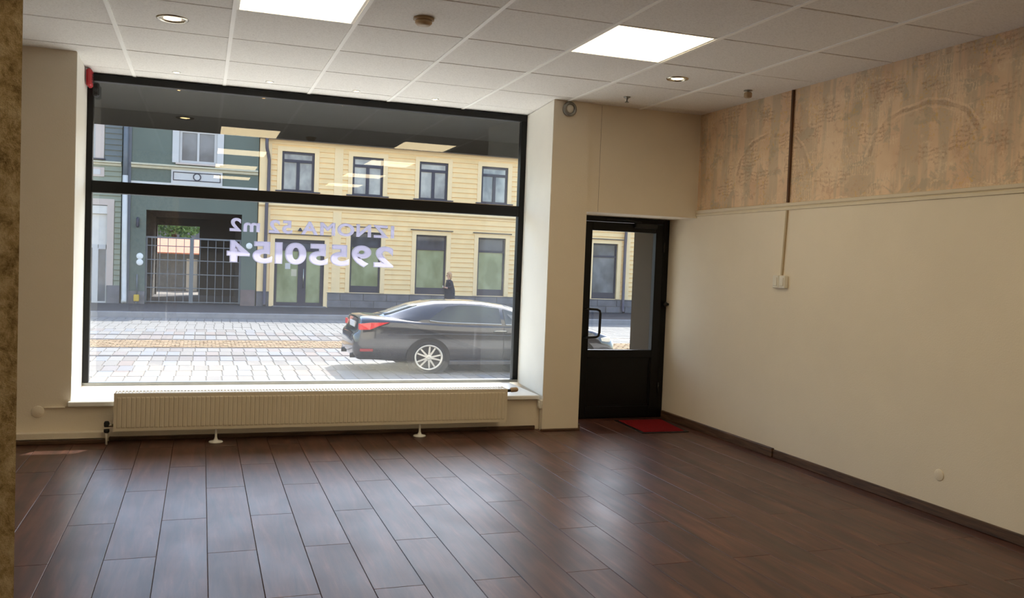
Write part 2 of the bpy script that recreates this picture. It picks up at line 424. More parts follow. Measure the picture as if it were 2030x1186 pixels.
# ------------------------------------------------------------------ ceiling
ceil = box('ceiling', XL-.1, XR+.1, YB-.1, YW+.2, H+.05, H+.15, 'ceiling_void'); tag(ceil, 'suspended ceiling of pale square mineral tiles', 'ceiling', kind='structure')
LIGHT_CELLS = {(i, j) for i in (2, 5) for j in (-1, -4, -7, -10)}
bm = B(bmesh.new(), -TX/2, TX/2, -TY/2, TY/2, 0, .016)
es = [e for e in bm.edges if all(v.co.z < .001 for v in e.verts)]
bmesh.ops.bevel(bm, geom=es, offset=.003, segments=1, affect='EDGES')
tm = bpy.data.meshes.new('ceiling_tile'); bm.to_mesh(tm); bm.free(); tm.materials.append(MATS['mineral_tile'])
for i in range(-3, 8):
    for j in range(-15, 4):
        if (i, j) in LIGHT_CELLS: continue
        xa, xb = max(GX0+TX*i, XL), min(GX0+TX*(i+1), XR+.03); ya, yb_ = max(GY0+TY*j, YB), min(GY0+TY*(j+1), YW+.06)
        if xb-xa < .05 or yb_-ya < .05: continue
        o = link('ceiling_tile', tm, ((xa+xb)/2, (ya+yb_)/2, H+random.uniform(-.0005, .0012)), ceil, ((xb-xa-.012)/TX, (yb_-ya-.013)/TY, 1))
for i in range(-2, 8):
    x = GX0+TX*i; box('grid_bar', x-.013, x+.013, YB, YW+.05, H-.007, H+.03, 't_bar', ceil)
for j in range(-14, 4):
    y = GY0+TY*j; box('cross_bar', XL, XR, y-.012, y+.012, H+.018, H+.03, 'ceiling_void', ceil)

# ------------------------------------------------------------------ walls
wb = box('wall_back', XL-.1, XR+.15, YB-.15, YB, -.1, H+.05, 'reveal_white'); tag(wb, 'unseen wall behind the viewer, painted white to bounce light', 'wall', kind='structure')  # out of view, whitened so it bounces more light into the room
wl_ = box('wall_left', XL-.15, XL, YB, 8.4, -.1, H+.05, 'reveal_white'); tag(wl_, 'unseen wall on the far left, painted white to bounce light', 'wall', kind='structure')  # also unseen and whitened for the extra bounce
ZR = 2.04
wr = box('wall_right', XR, XR+.15, YB, YD+.14, -.1, ZR, 'wall_paint'); tag(wr, 'long cream textured wall on the right below a wallpaper strip', 'wall', kind='structure')
box('wallpaper', XR, XR+.15, YB, YD+.14, ZR, H+.03, 'city_wallpaper', wr)
rail = bmesh.new()
prism(rail, [(XR, ZR-.05), (XR-.010, ZR-.048), (XR-.012, ZR-.03), (XR-.006, ZR-.024), (XR-.016, ZR-.016), (XR-.02, ZR+.004), (XR, ZR+.008)], 'y', YB, YD-.05)
tr1 = put('trim_1', rail, 'cream_trim'); tag(tr1, 'cream picture rail under the wallpaper strip on the right wall', 'trim', kind='structure')
# front wall: left pier, breast under the sill, right pier, soffit over the door
wf = empty('wall_front', (1, YF, 0), 'cream street-side wall around the big window', 'wall', kind='structure')
bm = bmesh.new(); prism(bm, [(XL, YF), (-.915, YF), (-.94, YW+.25), (XL, YW+.25)], 'z', -.62, H); put('left_pier', bm, 'wall_paint', wf)
bm = bmesh.new(); prism(bm, [(-.915, YF), (2.9, YF), (2.9, YW+.25), (-.94, YW+.25)], 'z', -.62, .272); put('window_breast', bm, 'wall_paint', wf)
bm = bmesh.new(); prism(bm, [(2.893, 7.27), (3.243, 7.27), (3.243, YW+.25), (2.99, YW+.25), (2.99, YW-.05)], 'z', -.62, H); put('right_pier', bm, 'wall_paint', wf)
box('door_soffit', 3.243, XR, 7.30, YD+.14, 1.975, H, 'wall_paint', wf)
box('soffit_joint', 3.365, 3.3665, 7.2985, 7.302, 1.98, H-.01, 'brown_conduit', wf)
box('old_sill_stub', -1.09, -.95, YF-.018, YF+.01, .262, .272, 'wall_paint', wf, .003)
pb = box('trim_2', XL, -.64, YF-.07, YF, .035, .085, 'wall_paint', None, .004); tag(pb, 'low cream pipe casing along the foot of the left wall', 'trim', kind='structure')
# outer shell of the own building, seen in reflections and bouncing daylight back into the street
wx = empty('wall_outside', (0, YW+.3, ZST), 'pale outer facade of the shop building', 'wall', kind='structure')
box('upper_facade', -14, 18, YW+.02, YW+.3, H, 10.5, 'exterior_plaster', wx)
box('left_facade', -14, XL-.16, YW+.02, YW+.3, ZST, H, 'exterior_plaster', wx)
box('right_facade', 4.36, 18, YD+.14, YW+.3, ZST, H, 'exterior_reveal', wx)
box('door_lintel_outside', 3.25, 4.36, YD+.16, YW+.3, 2.06, H, 'exterior_reveal', wx)
box('sun_block_slab', 3.25, 5.6, YD+.16, 9.02, 1.985, 2.055, 'exterior_reveal', wx)  # unseen slab added to stop sun coming through the door glass
box('door_step', 3.0, 4.6, YD+.13, YW+.9, ZST-.05, -.02, 'kerb_stone', wx)
# stone-faced pillar at the left edge
bm = bmesh.new(); prism(bm, [(-1.0, 2.0), (-.346, 2.0), (-.43, 2.35), (-1.0, 2.35)], 'z', 0, H-.006)
pl = put('wall_pillar', bm, 'rough_stone_plaster'); tag(pl, 'rough brown stone-plaster pillar at the left edge', 'pillar', kind='structure')
# sill
sl = box('trim_3', -.93, 2.885, YF-.045, YW-.03, .274, .312, 'white_gloss', None, .006); tag(sl, 'deep white window sill above the radiator', 'window sill', kind='structure')
# reveal linings
bm = bmesh.new(); prism(bm, [(2.893, 7.272), (2.889, 7.272), (2.972, YW-.03), (2.976, YW-.03)], 'z', .312, H-.006); rl = put('reveal_lining', bm, 'reveal_white', wf)
bm = bmesh.new(); prism(bm, [(-.915, YF+.002), (-.911, YF+.002), (-.93, YW-.03), (-.935, YW-.03)], 'z', .312, H-.006); put('reveal_lining', bm, 'reveal_white', wf)
# baseboards
def bb(name, pts_boxes, label):
    o = boxes(name, pts_boxes, 'skirting_wood', None, .004); tag(o, label, 'baseboard', kind='structure')
bb('baseboard_right', [(XR-.028, XR, 5.945, YD-.06, 0, .074)], 'thicker dark brown skirting between door and wall step')
bb('baseboard_right.001', [(XR-.016, XR, YB, 5.944, 0, .066)], 'thin dark brown skirting along the right wall towards the viewer')
bb('baseboard_front', [(XL, -.66, YF-.085, YF-.072, 0, .033), (-.64, 2.86, YF-.016, YF, 0, .035)], 'dark brown skirting under the window wall')
bb('baseboard_pier', [(2.878, 3.25, 7.255, 7.27, 0, .02), (3.243, 3.258, 7.255, 7.8, 0, .06)], 'low dark skirting around the right pier')

# ------------------------------------------------------------------ shop window
win = empty('window_1', (1.02, YW, .31), 'large black-framed shop window facing the street', 'window', kind='structure')
fy0, fy1 = YW-.03, YW+.05
x0, x1, z0, z1 = -.935, 2.985, .312, H-.006
IX0, IX1, IZ0, IZ1 = -.882, 2.918, .34, 2.872
box('frame_head', x0, x1, fy0, fy1, IZ1, z1, 'black_frame', win, .004)
box('frame_foot', x0, x1, fy0, fy1, z0, IZ0, 'grey_metal', win, .004)
box('frame_jamb', x0, IX0, fy0, fy1, IZ0, IZ1, 'black_frame', win, .004)
box('frame_jamb', IX1, x1, fy0, fy1, IZ0, IZ1, 'black_frame', win, .004)
box('transom', IX0, IX1, fy0-.005, fy1, 1.945, 2.045, 'black_frame', win, .004)
box('pane', IX0-.005, IX1+.005, YW+.004, YW+.012, 2.04, IZ1+.005, 'glass_clean', win)
box('pane', IX0-.005, IX1+.005, YW+.004, YW+.012, IZ0-.005, 1.95, 'glass_dusty', win)

# vinyl lettering on the outside of the lower pane (reads correctly from the street)
def glyph(ch, bold):
    cu = bpy.data.curves.new('glyph', 'FONT'); cu.body = ch; cu.size = 1; cu.bevel_depth = bold; cu.bevel_resolution = 0; cu.fill_mode = 'BOTH'; cu.extrude = .0
    ob = bpy.data.objects.new('glyph', cu); COL.objects.link(ob)
    dg = bpy.context.evaluated_depsgraph_get(); me = bpy.data.meshes.new_from_object(ob.evaluated_get(dg))
    bpy.data.objects.remove(ob); bpy.data.curves.remove(cu)
    xs = [v.co.x for v in me.vertices]; ys = [v.co.y for v in me.vertices]
    return me, min(xs), max(xs), min(ys), max(ys)
def lettering(name, text, xr, xl, zb, cap, bold, label, gap=.09, space=.3, tilt=0):
    root = empty(name, ((xr+xl)/2, YW+.015, zb), label, 'lettering')
    gl = []; pos = 0; capu = glyph('I', bold); h0 = capu[4]-capu[3]
    for ch in text:
        if ch == ' ': pos += space; continue
        g = glyph(ch, bold); gl.append((ch, g, pos)); pos += g[2]-g[1]+gap
    tot = pos-gap; sx = (xr-xl)/tot; sz = cap/h0
    for ch, g, p in gl:
        bm = bmesh.new(); bm.from_mesh(g[0]); 
        for v in bm.verts: v.co = Vector((xr-(p+v.co.x-g[1])*sx, YW+.0136+(v.co.z/bold)*.0006, zb+(v.co.y-capu[3])*sz))
        bmesh.ops.recalc_face_normals(bm, faces=bm.faces)
        put('letter', bm, 'vinyl_letter', root); bpy.data.meshes.remove(g[0])
lettering('window_lettering', 'IZNOMA 52 m2', 1.70, .225, 1.675, .118, .038, 'upper line of lavender-white vinyl letters on the shop window')
lettering('window_lettering', '29550154', 1.70, .205, 1.40, .195, .045, 'lower larger line of vinyl digits, a phone number, on the shop window', gap=.06)

# ------------------------------------------------------------------ door
dr = empty('door_1', (3.9, YD, 0), 'black glazed entrance door in the right corner', 'door', kind='structure')
boxes('door_frame', [(3.40, 3.46, YD-.03, YD+.06, 0, 1.972), (4.325, XR, YD-.03, YD+.06, 0, 1.972), (3.46, 4.325, YD-.03, YD+.06, 1.925, 1.972), (3.46, 4.325, YD-.03, YD+.06, 0, .022)], 'black_frame', dr, .004)
lf = boxes('door_leaf', [(3.465, 3.545, YD-.045, YD+.02, .015, 1.92), (4.235, 4.322, YD-.045, YD+.02, .015, 1.92), (3.545, 4.235, YD-.045, YD+.02, 1.835, 1.92),
     (3.545, 4.235, YD-.045, YD+.02, .60, .675), (3.545, 4.235, YD-.045, YD+.02, .015, .12)], 'black_frame', dr, .004)
box('kick_panel', 3.54, 4.24, YD-.025, YD+.01, .115, .605, 'black_frame', dr)
boxes('panel_bead', [(3.545, 4.235, YD-.033, YD-.02, .12, .132), (3.545, 4.235, YD-.033, YD-.02, .588, .6), (3.545, 3.557, YD-.033, YD-.02, .12, .6), (4.223, 4.235, YD-.033, YD-.02, .12, .6)], 'black_frame', dr)
box('pane', 3.54, 4.24, YD-.014, YD-.006, .67, 1.84, 'glass_clean', dr)
bm = bmesh.new(); hp = [(3.505, YD-.045, 1.07)]
hp = [(3.50, YD-.045, 1.075), (3.52, YD-.09, 1.075), (3.60, YD-.10, 1.072), (3.628, YD-.10, 1.06), (3.636, YD-.10, 1.03), (3.634, YD-.10, .85), (3.625, YD-.10, .818), (3.60, YD-.10, .805), (3.52, YD-.09, .80), (3.50, YD-.045, .80)]
tube(bm, hp, .0125, 10); put('pull_handle', bm, 'black_plastic', dr, True)
dc = box('door_closer', 3.98, 4.22, YD-.10, YD-.045, 1.875, 1.925, 'black_plastic', dr, .008)
bm = bmesh.new(); tube(bm, [(4.05, YD-.075, 1.93), (3.85, YD-.13, 1.945), (3.70, YD-.03, 1.95)], .008, 8); put('closer_arm', bm, 'black_plastic', dc)
for z in (.25, 1.65):
    bm = bmesh.new(); cyl(bm, (4.324, YD-.052, z), (0, 0, 1), .009, .1, 12); put('hinge', bm, 'black_plastic', dr, True)
bm = bmesh.new(); lathe(bm, [(.0, 0), (.012, 0), (.012, .02), (.024, .026), (.026, .04), (.018, .052), (0, .055)], (XR, 7.76, 1.137), (-1, 0, 0), 20)
db = put('door_stop', bm, 'black_plastic', None, True); tag(db, 'small dark round door stop on the right wall by the door', 'door stop')

# ------------------------------------------------------------------ radiator
rd = empty('radiator', (.96, 7.24, .1), 'long low cream panel radiator under the shop window', 'radiator')
RX0, RX1, RY0, RY1, RZ0, RZ1 = -.592, 2.515, 7.155, 7.30, .112, .398
bm = bmesh.new()                                         # pressed front panel with vertical flutes
N = 93; pitch_ = (RX1-RX0-.03)/N; xs = []
for k in range(N):
    a = RX0+.015+k*pitch_; xs += [(a+pitch_*.06, 0), (a+pitch_*.22, .004), (a+pitch_*.78, .004), (a+pitch_*.94, 0)]
xs = [(RX0, 0)]+xs+[(RX1, 0)]
rows = [(RZ0, 0, 0), (RZ0+.022, 0, 0), (RZ0+.03, 0, 1), (RZ1-.036, 0, 1), (RZ1-.028, 0, 0), (RZ1-.006, 0, 0), (RZ1, .006, 0)]
grid = [[bm.verts.new((x, RY0+.0045-d*f+s, z)) for x, d in xs] for z, s, f in rows]
for a in range(len(rows)-1):
    for b in range(len(xs)-1): bm.faces.new((grid[a][b], grid[a][b+1], grid[a+1][b+1], grid[a+1][b]))
put('front_panel', bm, 'radiator_enamel', rd)
boxes('body', [(RX0+.002, RX1-.002, RY0+.012, RY1, RZ0+.004, RZ1-.012)], 'radiator_enamel', rd, .004)
boxes('side_cover', [(RX0-.004, RX0+.002, RY0+.004, RY1, RZ0, RZ1)], 'radiator_enamel', rd)
boxes('side_cover', [(RX1-.002, RX1+.004, RY0+.004, RY1, RZ0, RZ1)], 'radiator_enamel', rd)
bm = bmesh.new(); k = 0; x = RX0+.01
B(bm, RX0, RX1, RY0+.006, RY0+.018, RZ1-.008, RZ1); B(bm, RX0, RX1, RY1-.012, RY1, RZ1-.008, RZ1)
while x < RX1-.015:
    B(bm, x, x+.012, RY0+.018, RY1-.012, RZ1-.006, RZ1); x += .0245
put('top_grille', bm, 'radiator_enamel', rd)
for fx in (.135, 1.762):
    bm = bmesh.new(); lathe(bm, [(0, 0), (.052, 0), (.054, .005), (.05, .010), (.02, .016), (.012, .03), (.009, .045), (.009, .113), (0, .113)], (fx, 7.20, 0), (0, 0, 1), 24)
    put('foot', bm, 'white_gloss', rd, True)
v1 = empty('radiator_valve', (-.645, 7.24, .1), 'brass valve with black caps at the lower left end of the radiator', 'valve')
bm = bmesh.new(); cyl(bm, (-.592, 7.235, .145), (-1, 0, 0), .012, .06, 14); put('valve_stub', bm, 'chrome', v1, True)
bm = bmesh.new(); lathe(bm, [(0, 0), (.018, 0), (.02, .01), (.02, .03), (.014, .042), (0, .044)], (-.648, 7.235, .135), (0, 0, 1), 16); put('valve_cap', bm, 'black_plastic', v1, True)
bm = bmesh.new(); lathe(bm, [(0, 0), (.014, 0), (.02, .006), (.02, .026), (0, .028)], (-.648, 7.235, .09), (0, 0, 1), 16); put('valve_body', bm, 'black_plastic', v1, True)
bm = bmesh.new(); cyl(bm, (-.648, 7.235, .0), (0, 0, 1), .008, .092, 12); put('supply_pipe', bm, 'white_plastic', v1, True)
v2 = empty('thermostat_valve', (2.6, 7.24, .37), 'thermostat valve sticking out at the upper right end of the radiator', 'valve')
bm = bmesh.new(); cyl(bm, (2.519, 7.235, .372), (1, 0, 0), .013, .05, 14); put('valve_stub', bm, 'black_plastic', v2, True)
bm = bmesh.new(); lathe(bm, [(0, 0), (.016, 0), (.021, .008), (.021, .055), (.017, .066), (.012, .07), (0, .07)], (2.569, 7.235, .378), (1, 0, .05), 18); put('thermostat_head', bm, 'detector_plastic', v2, True)
bm = bmesh.new(); tube(bm, [(2.535, 7.235, .36), (2.535, 7.235, .33), (2.535, 7.25, .31), (2.535, 7.29, .30), (2.535, 7.378, .297)], .007, 10); put('valve_tail', bm, 'grey_metal', v2, True)

# ------------------------------------------------------------------ ceiling lamps and detectors
def led_panel(i, j, label):
    xa, xb, ya, yb_ = GX0+TX*i, GX0+TX*(i+1), GY0+TY*j, GY0+TY*(j+1)
    t = empty('ceiling_light_panel', ((xa+xb)/2, (ya+yb_)/2, H), label, 'ceiling light', 'square ceiling light panels')
    e = .016; z0, z1 = H-.002, H+.02
    boxes('panel_frame', [(xa+.012, xb-.012, ya+.003, ya+e, z0, z1), (xa+.012, xb-.012, yb_-e, yb_-.003, z0, z1), (xa+.012, xa+.012+e, ya+e, yb_-e, z0, z1), (xb-.012-e, xb-.012, ya+e, yb_-e, z0, z1)], 't_bar', t)
    box('diffuser', xa+.028, xb-.028, ya+.016, yb_-.016, H+.002, H+.008, 'panel_light', t)
led_panel(2, -1, 'glowing square ceiling panel at the top left, cut by the picture edge')
led_panel(5, -1, 'glowing square ceiling panel nearest the wallpapered wall')
for row, j in (('first', -4), ('second', -7), ('third', -10)):
    led_panel(2, j, 'glowing ceiling panel overhead, left of the '+row+' pair behind the viewer'); led_panel(5, j, 'glowing ceiling panel overhead, right of the '+row+' pair behind the viewer')
def downlight(x, y, r, label):
    t = empty('downlight', (x, y, H), label, 'downlight', 'round recessed downlights')
    bm = bmesh.new(); lathe(bm, [(r*.72, .014), (r*.74, -.002), (r*.82, -.009), (r*.95, -.007), (r, -.001), (r, .012)], (x, y, H), (0, 0, 1), 32); 
    bm.faces.ensure_lookup_table(); bmesh.ops.delete(bm, geom=[f for f in bm.faces if len(f.verts) > 4], context='FACES_ONLY')
    put('trim_ring', bm, 'chrome', t, True)
    bm = bmesh.new(); lathe(bm, [(0, -.004), (r*.4, -.003), (r*.72, .004), (r*.72, .012), (0, .012)], (x, y, H), (0, 0, 1), 28); put('lamp', bm, 'downlight_glow', t, True)
downlight(-.209, 6.033, .098, 'round recessed downlight above the left pier side of the window')
downlight(3.393, 6.015, .085, 'round recessed downlight in front of the door, near the right wall')
for n, x, y in (('leftmost', -.23, 7.793), ('second from the left', .508, 7.80), ('third from the left', 1.243, 7.82), ('rightmost', 1.954, 7.83)):
    t = empty('halogen_spot', (x, y, H), 'tiny halogen spot in the row above the window, '+n, 'spotlight', 'halogen spots above the window')
    bm = bmesh.new(); lathe(bm, [(.020, .004), (.021, -.004), (.03, -.006), (.036, -.002), (.036, .006)], (x, y, H), (0, 0, 1), 24)
    bmesh.ops.delete(bm, geom=[f for f in bm.faces if len(f.verts) > 4], context='FACES_ONLY'); put('trim_ring', bm, 'white_gloss', t, True)
    bm = bmesh.new(); lathe(bm, [(0, -.008), (.012, -.007), (.020, .0), (.020, .006), (0, .006)], (x, y, H), (0, 0, 1), 18); put('bulb', bm, 'halogen_glow', t, True)
sm = empty('smoke_detector', (1.23, 5.281, H), 'small round beige smoke detector on the ceiling between the two light panels', 'smoke detector')
bm = bmesh.new(); lathe(bm, [(0, .002), (.062, .002), (.064, -.012), (.056, -.016)], (1.23, 5.281, H), (0, 0, 1), 28); put('base', bm, 'detector_plastic', sm, True)
bm = bmesh.new(); lathe(bm, [(.05, -.014), (.052, -.03), (.038, -.044), (.018, -.047), (0, -.047)], (1.23, 5.281, H), (0, 0, 1), 28); put('dome', bm, 'detector_plastic', sm, True)
sp = empty('sprinkler_head', (3.388, 6.852, H), 'small dark sprinkler head on the ceiling in front of the door soffit', 'sprinkler')
bm = bmesh.new(); lathe(bm, [(0, 0), (.03, 0), (.028, -.008), (.012, -.012), (.011, -.022), (0, -.022)], (3.388, 6.852, H), (0, 0, 1), 20); put('rosette', bm, 'grey_metal', sp, True)
bm = bmesh.new(); lathe(bm, [(.005, -.02), (.006, -.04), (.018, -.044), (.018, -.047), (0, -.048)], (3.388, 6.852, H), (0, 0, 1), 20); put('deflector', bm, 'grey_metal', sp, True)
mo = empty('motion_detector', (4.10, 6.125, H), 'small grey detector on a short stem on the ceiling next to the wallpaper', 'detector')
bm = bmesh.new(); lathe(bm, [(0, 0), (.034, 0), (.034, -.005), (.008, -.008), (.008, -.016), (0, -.016)], (4.10, 6.125, H), (0, 0, 1), 20); put('stem', bm, 'grey_metal', mo, True)
bm = bmesh.new(); B(bm, 4.075, 4.128, 6.10, 6.15, H-.058, H-.014, .008); put('sensor_head', bm, 'detector_plastic', mo)
rc = empty('round_wall_lamp', (3.034, 7.27, 2.87), 'round grey bulkhead lamp high on the right pier', 'wall lamp')
bm = bmesh.new(); lathe(bm, [(.036, 0), (.064, 0), (.066, .016), (.058, .03), (.044, .032), (.036, .02)], (3.034, 7.27, 2.865), (0, -1, 0), 32)
put('ring', bm, 'grey_metal', rc, True)
bm = bmesh.new(); lathe(bm, [(0, .004), (.04, .004), (.038, .02), (.022, .027), (0, .03)], (3.034, 7.27, 2.865), (0, -1, 0), 28); put('glass_cover', bm, 'white_plastic', rc, True)
bm = bmesh.new(); cyl(bm, (3.03, 7.262, 2.925), (0, 0, 1), .006, .018, 8); put('cable', bm, 'grey_metal', rc)
al = empty('alarm_siren', (-.9, 7.98, 2.8), 'red wall siren high in the left window reveal', 'alarm')
bm = bmesh.new(); B(bm, -.915, -.872, 7.93, 8.05, 2.785, 2.93, .014); put('housing', bm, 'red_plastic', al)
boxes('sound_slots', [(-.874, -.869, 7.95, 8.03, 2.82+.02*k, 2.828+.02*k) for k in range(4)], 'black_plastic', al)
ws = empty('window_sensor', (-.86, 8.13, 2.73), 'small black sensor in the upper left corner of the window', 'sensor')
bm = bmesh.new(); B(bm, -.885, -.835, 8.11, 8.165, 2.735, 2.85, .012); put('housing', bm, 'black_plastic', ws)
bm = bmesh.new(); lathe(bm, [(0, .0), (.016, 0), (.014, .012), (0, .018)], (-.86, 8.11, 2.79), (0, -1, 0), 16); put('lens', bm, 'black_plastic', ws, True)

# ------------------------------------------------------------------ right wall fittings
so2 = empty('wall_socket', (XR, 5.96, 1.36), 'double surface-mounted switch box on the right wall under a vertical conduit', 'switch')
boxes('back_box', [(XR-.036, XR, 5.875, 5.952, 1.365, 1.468)], 'white_plastic', so2, .006)
boxes('back_box', [(XR-.036, XR, 5.958, 6.035, 1.365, 1.468)], 'white_plastic', so2, .006)
boxes('rocker', [(XR-.042, XR-.034, 5.89, 5.937, 1.385, 1.45)], 'white_plastic', so2, .002)
boxes('rocker', [(XR-.042, XR-.034, 5.973, 6.02, 1.385, 1.45)], 'white_plastic', so2, .002)
bm = bmesh.new(); B(bm, XR-.02, XR, 5.908, 5.928, ZR+.01, H-.003, .002); cb = put('cable_conduit', bm, 'brown_conduit'); tag(cb, 'narrow brown cable conduit crossing the wallpaper up to the ceiling', 'conduit')
bm = bmesh.new(); prism(bm, [(5.944, 1.47), (5.962, 1.47), (5.934, ZR-.052), (5.916, ZR-.052)], 'x', XR-.014, XR); cb2 = put('cable_conduit', bm, 'cream_conduit'); tag(cb2, 'narrow cream cable conduit from the picture rail down to the switch box', 'conduit')
bm = bmesh.new(); lathe(bm, [(0, .004), (.034, .005), (.037, .003), (.037, 0), (0, 0)], (XR, 4.271, .258), (-1, 0, 0), 28)
cp = put('cover_plate', bm, 'wall_paint', None, True); tag(cp, 'round painted blanking plate low on the right wall', 'cover plate')
bm = bmesh.new(); lathe(bm, [(0, .008), (.04, .008), (.045, .003), (.045, 0), (0, 0)], (-1.134, YF, .236), (0, -1, 0), 28)
cp = put('cover_plate', bm, 'wall_paint', None, True); tag(cp, 'round painted blanking plate low on the wall left of the radiator', 'cover plate')
pt = empty('wall_outlet', (2.9, 7.49, .2), 'white outlet on the side of the right pier just below the sill', 'outlet')
box('plate', 2.875, 2.905, 7.285, 7.36, .195, .275, 'white_plastic', pt, .005)
box('insert', 2.868, 2.877, 7.30, 7.345, .212, .258, 'white_plastic', pt, .004)
# door mat
dm = empty('door_mat', (4.03, 7.33, 0), 'red doormat with black rubber edge at the entrance door', 'doormat')
def quadbox(bm, q, z0, z1): prism(bm, q, 'z', z0, z1)
bm = bmesh.new(); quadbox(bm, [(3.765, 7.02), (4.245, 7.02), (4.33, 7.66), (3.80, 7.66)], .0005, .007); put('rubber_edge', bm, 'black_plastic', dm)
bm = bmesh.new(); quadbox(bm, [(3.80, 7.05), (4.21, 7.05), (4.29, 7.63), (3.83, 7.63)], .004, .011); put('carpet', bm, 'mat_red', dm)

# ------------------------------------------------------------------ awning outside
aw = empty('awning', (1.2, YW+.3, 2.6), 'dark awning hanging over the shop window outside', 'awning')
bm = bmesh.new(); prism(bm, [(YW+.3, 3.42), (YW+.3, 3.38), (9.18, 2.80), (9.20, 2.84)], 'x', -1.75, 5.4); put('canopy', bm, 'awning_fabric', aw)
box('valance', -1.75, 5.4, 9.185, 9.2, 2.645, 2.84, 'awning_fabric', aw)
box('cassette', -1.75, 5.4, YW+.3, YW+.42, 3.36, 3.5, 'awning_fabric', aw)
for x in (-1.70, 5.35):
    bm = bmesh.new(); prism(bm, [(YW+.31, 3.37), (YW+.31, 2.72), (9.185, 2.66), (9.185, 2.80)], 'x', x-.006, x+.006); put('side_wing', bm, 'awning_fabric', aw)

# ------------------------------------------------------------------ street
gd = box('ground', -60, 70, YW+.25, 90, ZST-.35, ZST-.06, 'asphalt'); tag(gd, 'street ground outside the shop', 'ground', kind='structure')
st = box('street', -30, 40, YW+.3, 29.4, ZST-.08, ZST-.012, 'grout'); tag(st, 'sunlit paved street with tram tracks outside the window', 'street', kind='structure')
npv = box('pavement.001', -30, 40, YW+.3, 13.4, ZST-.05, ZST+.08, 'bounce_pale_slab'); tag(npv, 'unseen pale slab right outside the shop, added to bounce daylight indoors', 'pavement', kind='structure')  # out of view, added in a pale tone to throw daylight onto the ceiling
RAILS = (18.72, 20.32, 22.2, 23.45)
def paver_mesh(w, d):
    bm = B(bmesh.new(), -w/2, w/2, -d/2, d/2, -.012, 0); es = [e for e in bm.edges if all(v.co.z > -.001 for v in e.verts)]
    bmesh.ops.bevel(bm, geom=es, offset=.008, segments=1, affect='EDGES')
    me = bpy.data.meshes.new('paving_stone'); bm.to_mesh(me); bm.free(); me.materials.append(MATS['paver_stone']); return me
PVW, PVD = .25, .78
pvm = paver_mesh(PVW-.016, PVD-.016)
cells = []
bands = [(13.45, 18.6), (18.84, 20.2), (22.32, 23.33), (23.57, 29.3)]
for ya, yb_ in bands:
    n = max(1, round((yb_-ya)/PVD)); d = (yb_-ya)/n
    for r in range(n):
        for c in range(-48, 100):
            cells.append(((c+(.0, .12, -.08)[r % 3])*PVW, ya+d*(r+.5), d/PVD))
def seen(x, y):        # nearest stones in view through the window
    return y > 14.6 and -.125*y < x < .34*y and not (x > 2.9 and 15.4 < y < 18.2)
vis = sorted([c for c in cells if seen(c[0], c[1])], key=lambda c: c[1])[:300]
vset = set((round(c[0], 3), round(c[1], 3)) for c in vis)
for x, y, s in vis: link('paving_stone', pvm, (x, y, ZST+random.uniform(-.003, .003)), st, (1, s, 1))
bm = bmesh.new()
for x, y, s in cells:
    if (round(x, 3), round(y, 3)) in vset or x < -9 or x > 20: continue
    B(bm, x-PVW/2+.008, x+PVW/2-.008, y-PVD*s/2+.008, y+PVD*s/2-.008, ZST-.012, ZST+random.uniform(-.003, .002))
o = put('further_paving_stones', bm, 'paver_stone', st); o['kind'] = 'stuff'
bm = bmesh.new()
for r in range(12):
    for c in range(-60, 110):
        x = (c+.5*(r % 2))*.17+random.uniform(-.01, .01); y = 20.5+r*.137
        B(bm, x-.075, x+.075, y-.058, y+.058, ZST-.012, ZST+random.uniform(-.004, .006))
o = put('cobbles', bm, 'cobble_warm', st); o['kind'] = 'stuff'
for n, y in zip(('nearest the shop', 'second from the shop', 'third from the shop', 'farthest from the shop'), RAILS):
    bm = bmesh.new(); prism(bm, [(y-.1, ZST-.05), (y-.1, ZST-.008), (y-.06, ZST+.002), (y-.015, ZST+.002), (y-.012, ZST-.03), (y+.03, ZST-.03), (y+.034, ZST), (y+.1, ZST-.008), (y+.1, ZST-.05)], 'x', -30, 40)
    o = put('tram_rail', bm, 'rail_steel'); tag(o, 'steel tram rail in the street paving, '+n, 'tram rail', 'tram rails in the street')
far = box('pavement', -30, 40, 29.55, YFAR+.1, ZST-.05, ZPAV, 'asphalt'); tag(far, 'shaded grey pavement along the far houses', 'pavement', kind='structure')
x = -12
kb = box('kerb', -30, 40, 29.4, 29.42, ZST-.05, ZPAV-.01, 'kerb_stone', far)
while x < 24:
    box('kerb_stone', x+.005, x+.995, 29.42, 29.55, ZST-.05, ZPAV+.004, 'kerb_stone', far, .008); x += 1.0

# ------------------------------------------------------------------ yellow house opposite
def unit_board(mat):
    bm = bmesh.new(); prism(bm, [(0, 0), (-.05, .0), (-.048, .06), (-.008, 1.0), (0, 1.0)], 'x', -.5, .5)
    me = bpy.data.meshes.new('clapboard'); bm.to_mesh(me); bm.free(); me.materials.append(MATS[mat]); return me
def clad(parent, x0, x1, z0, z1, pitch, holes, mesh, y=YFAR):
    n = round((z1-z0)/pitch); p = (z1-z0)/n; cnt = 0
    for r in range(n):
        za, zb = z0+r*p, z0+(r+1)*p; segs = [(x0, x1)]
        for hx0, hx1, hz0, hz1 in holes:
            if hz0 < (za+zb)/2 < hz1:
                ns = []
                for a, b in segs:
                    if hx1 <= a or hx0 >= b: ns.append((a, b)); continue
                    if hx0 > a: ns.append((a, hx0))
                    if hx1 < b: ns.append((hx1, b))
                segs = ns
        for a, b in segs:
            if b-a < .06: continue
            link('clapboard', mesh, ((a+b)/2, y, za), parent, (b-a-.004, 1, p*.93)); cnt += 1
    return cnt
yh = empty('yellow_house', (10, YFAR+4, ZPAV), 'pale yellow two-storey clapboard house across the street', 'house')
YX0, YX1, YZ = 1.93, 20.0, 5.76
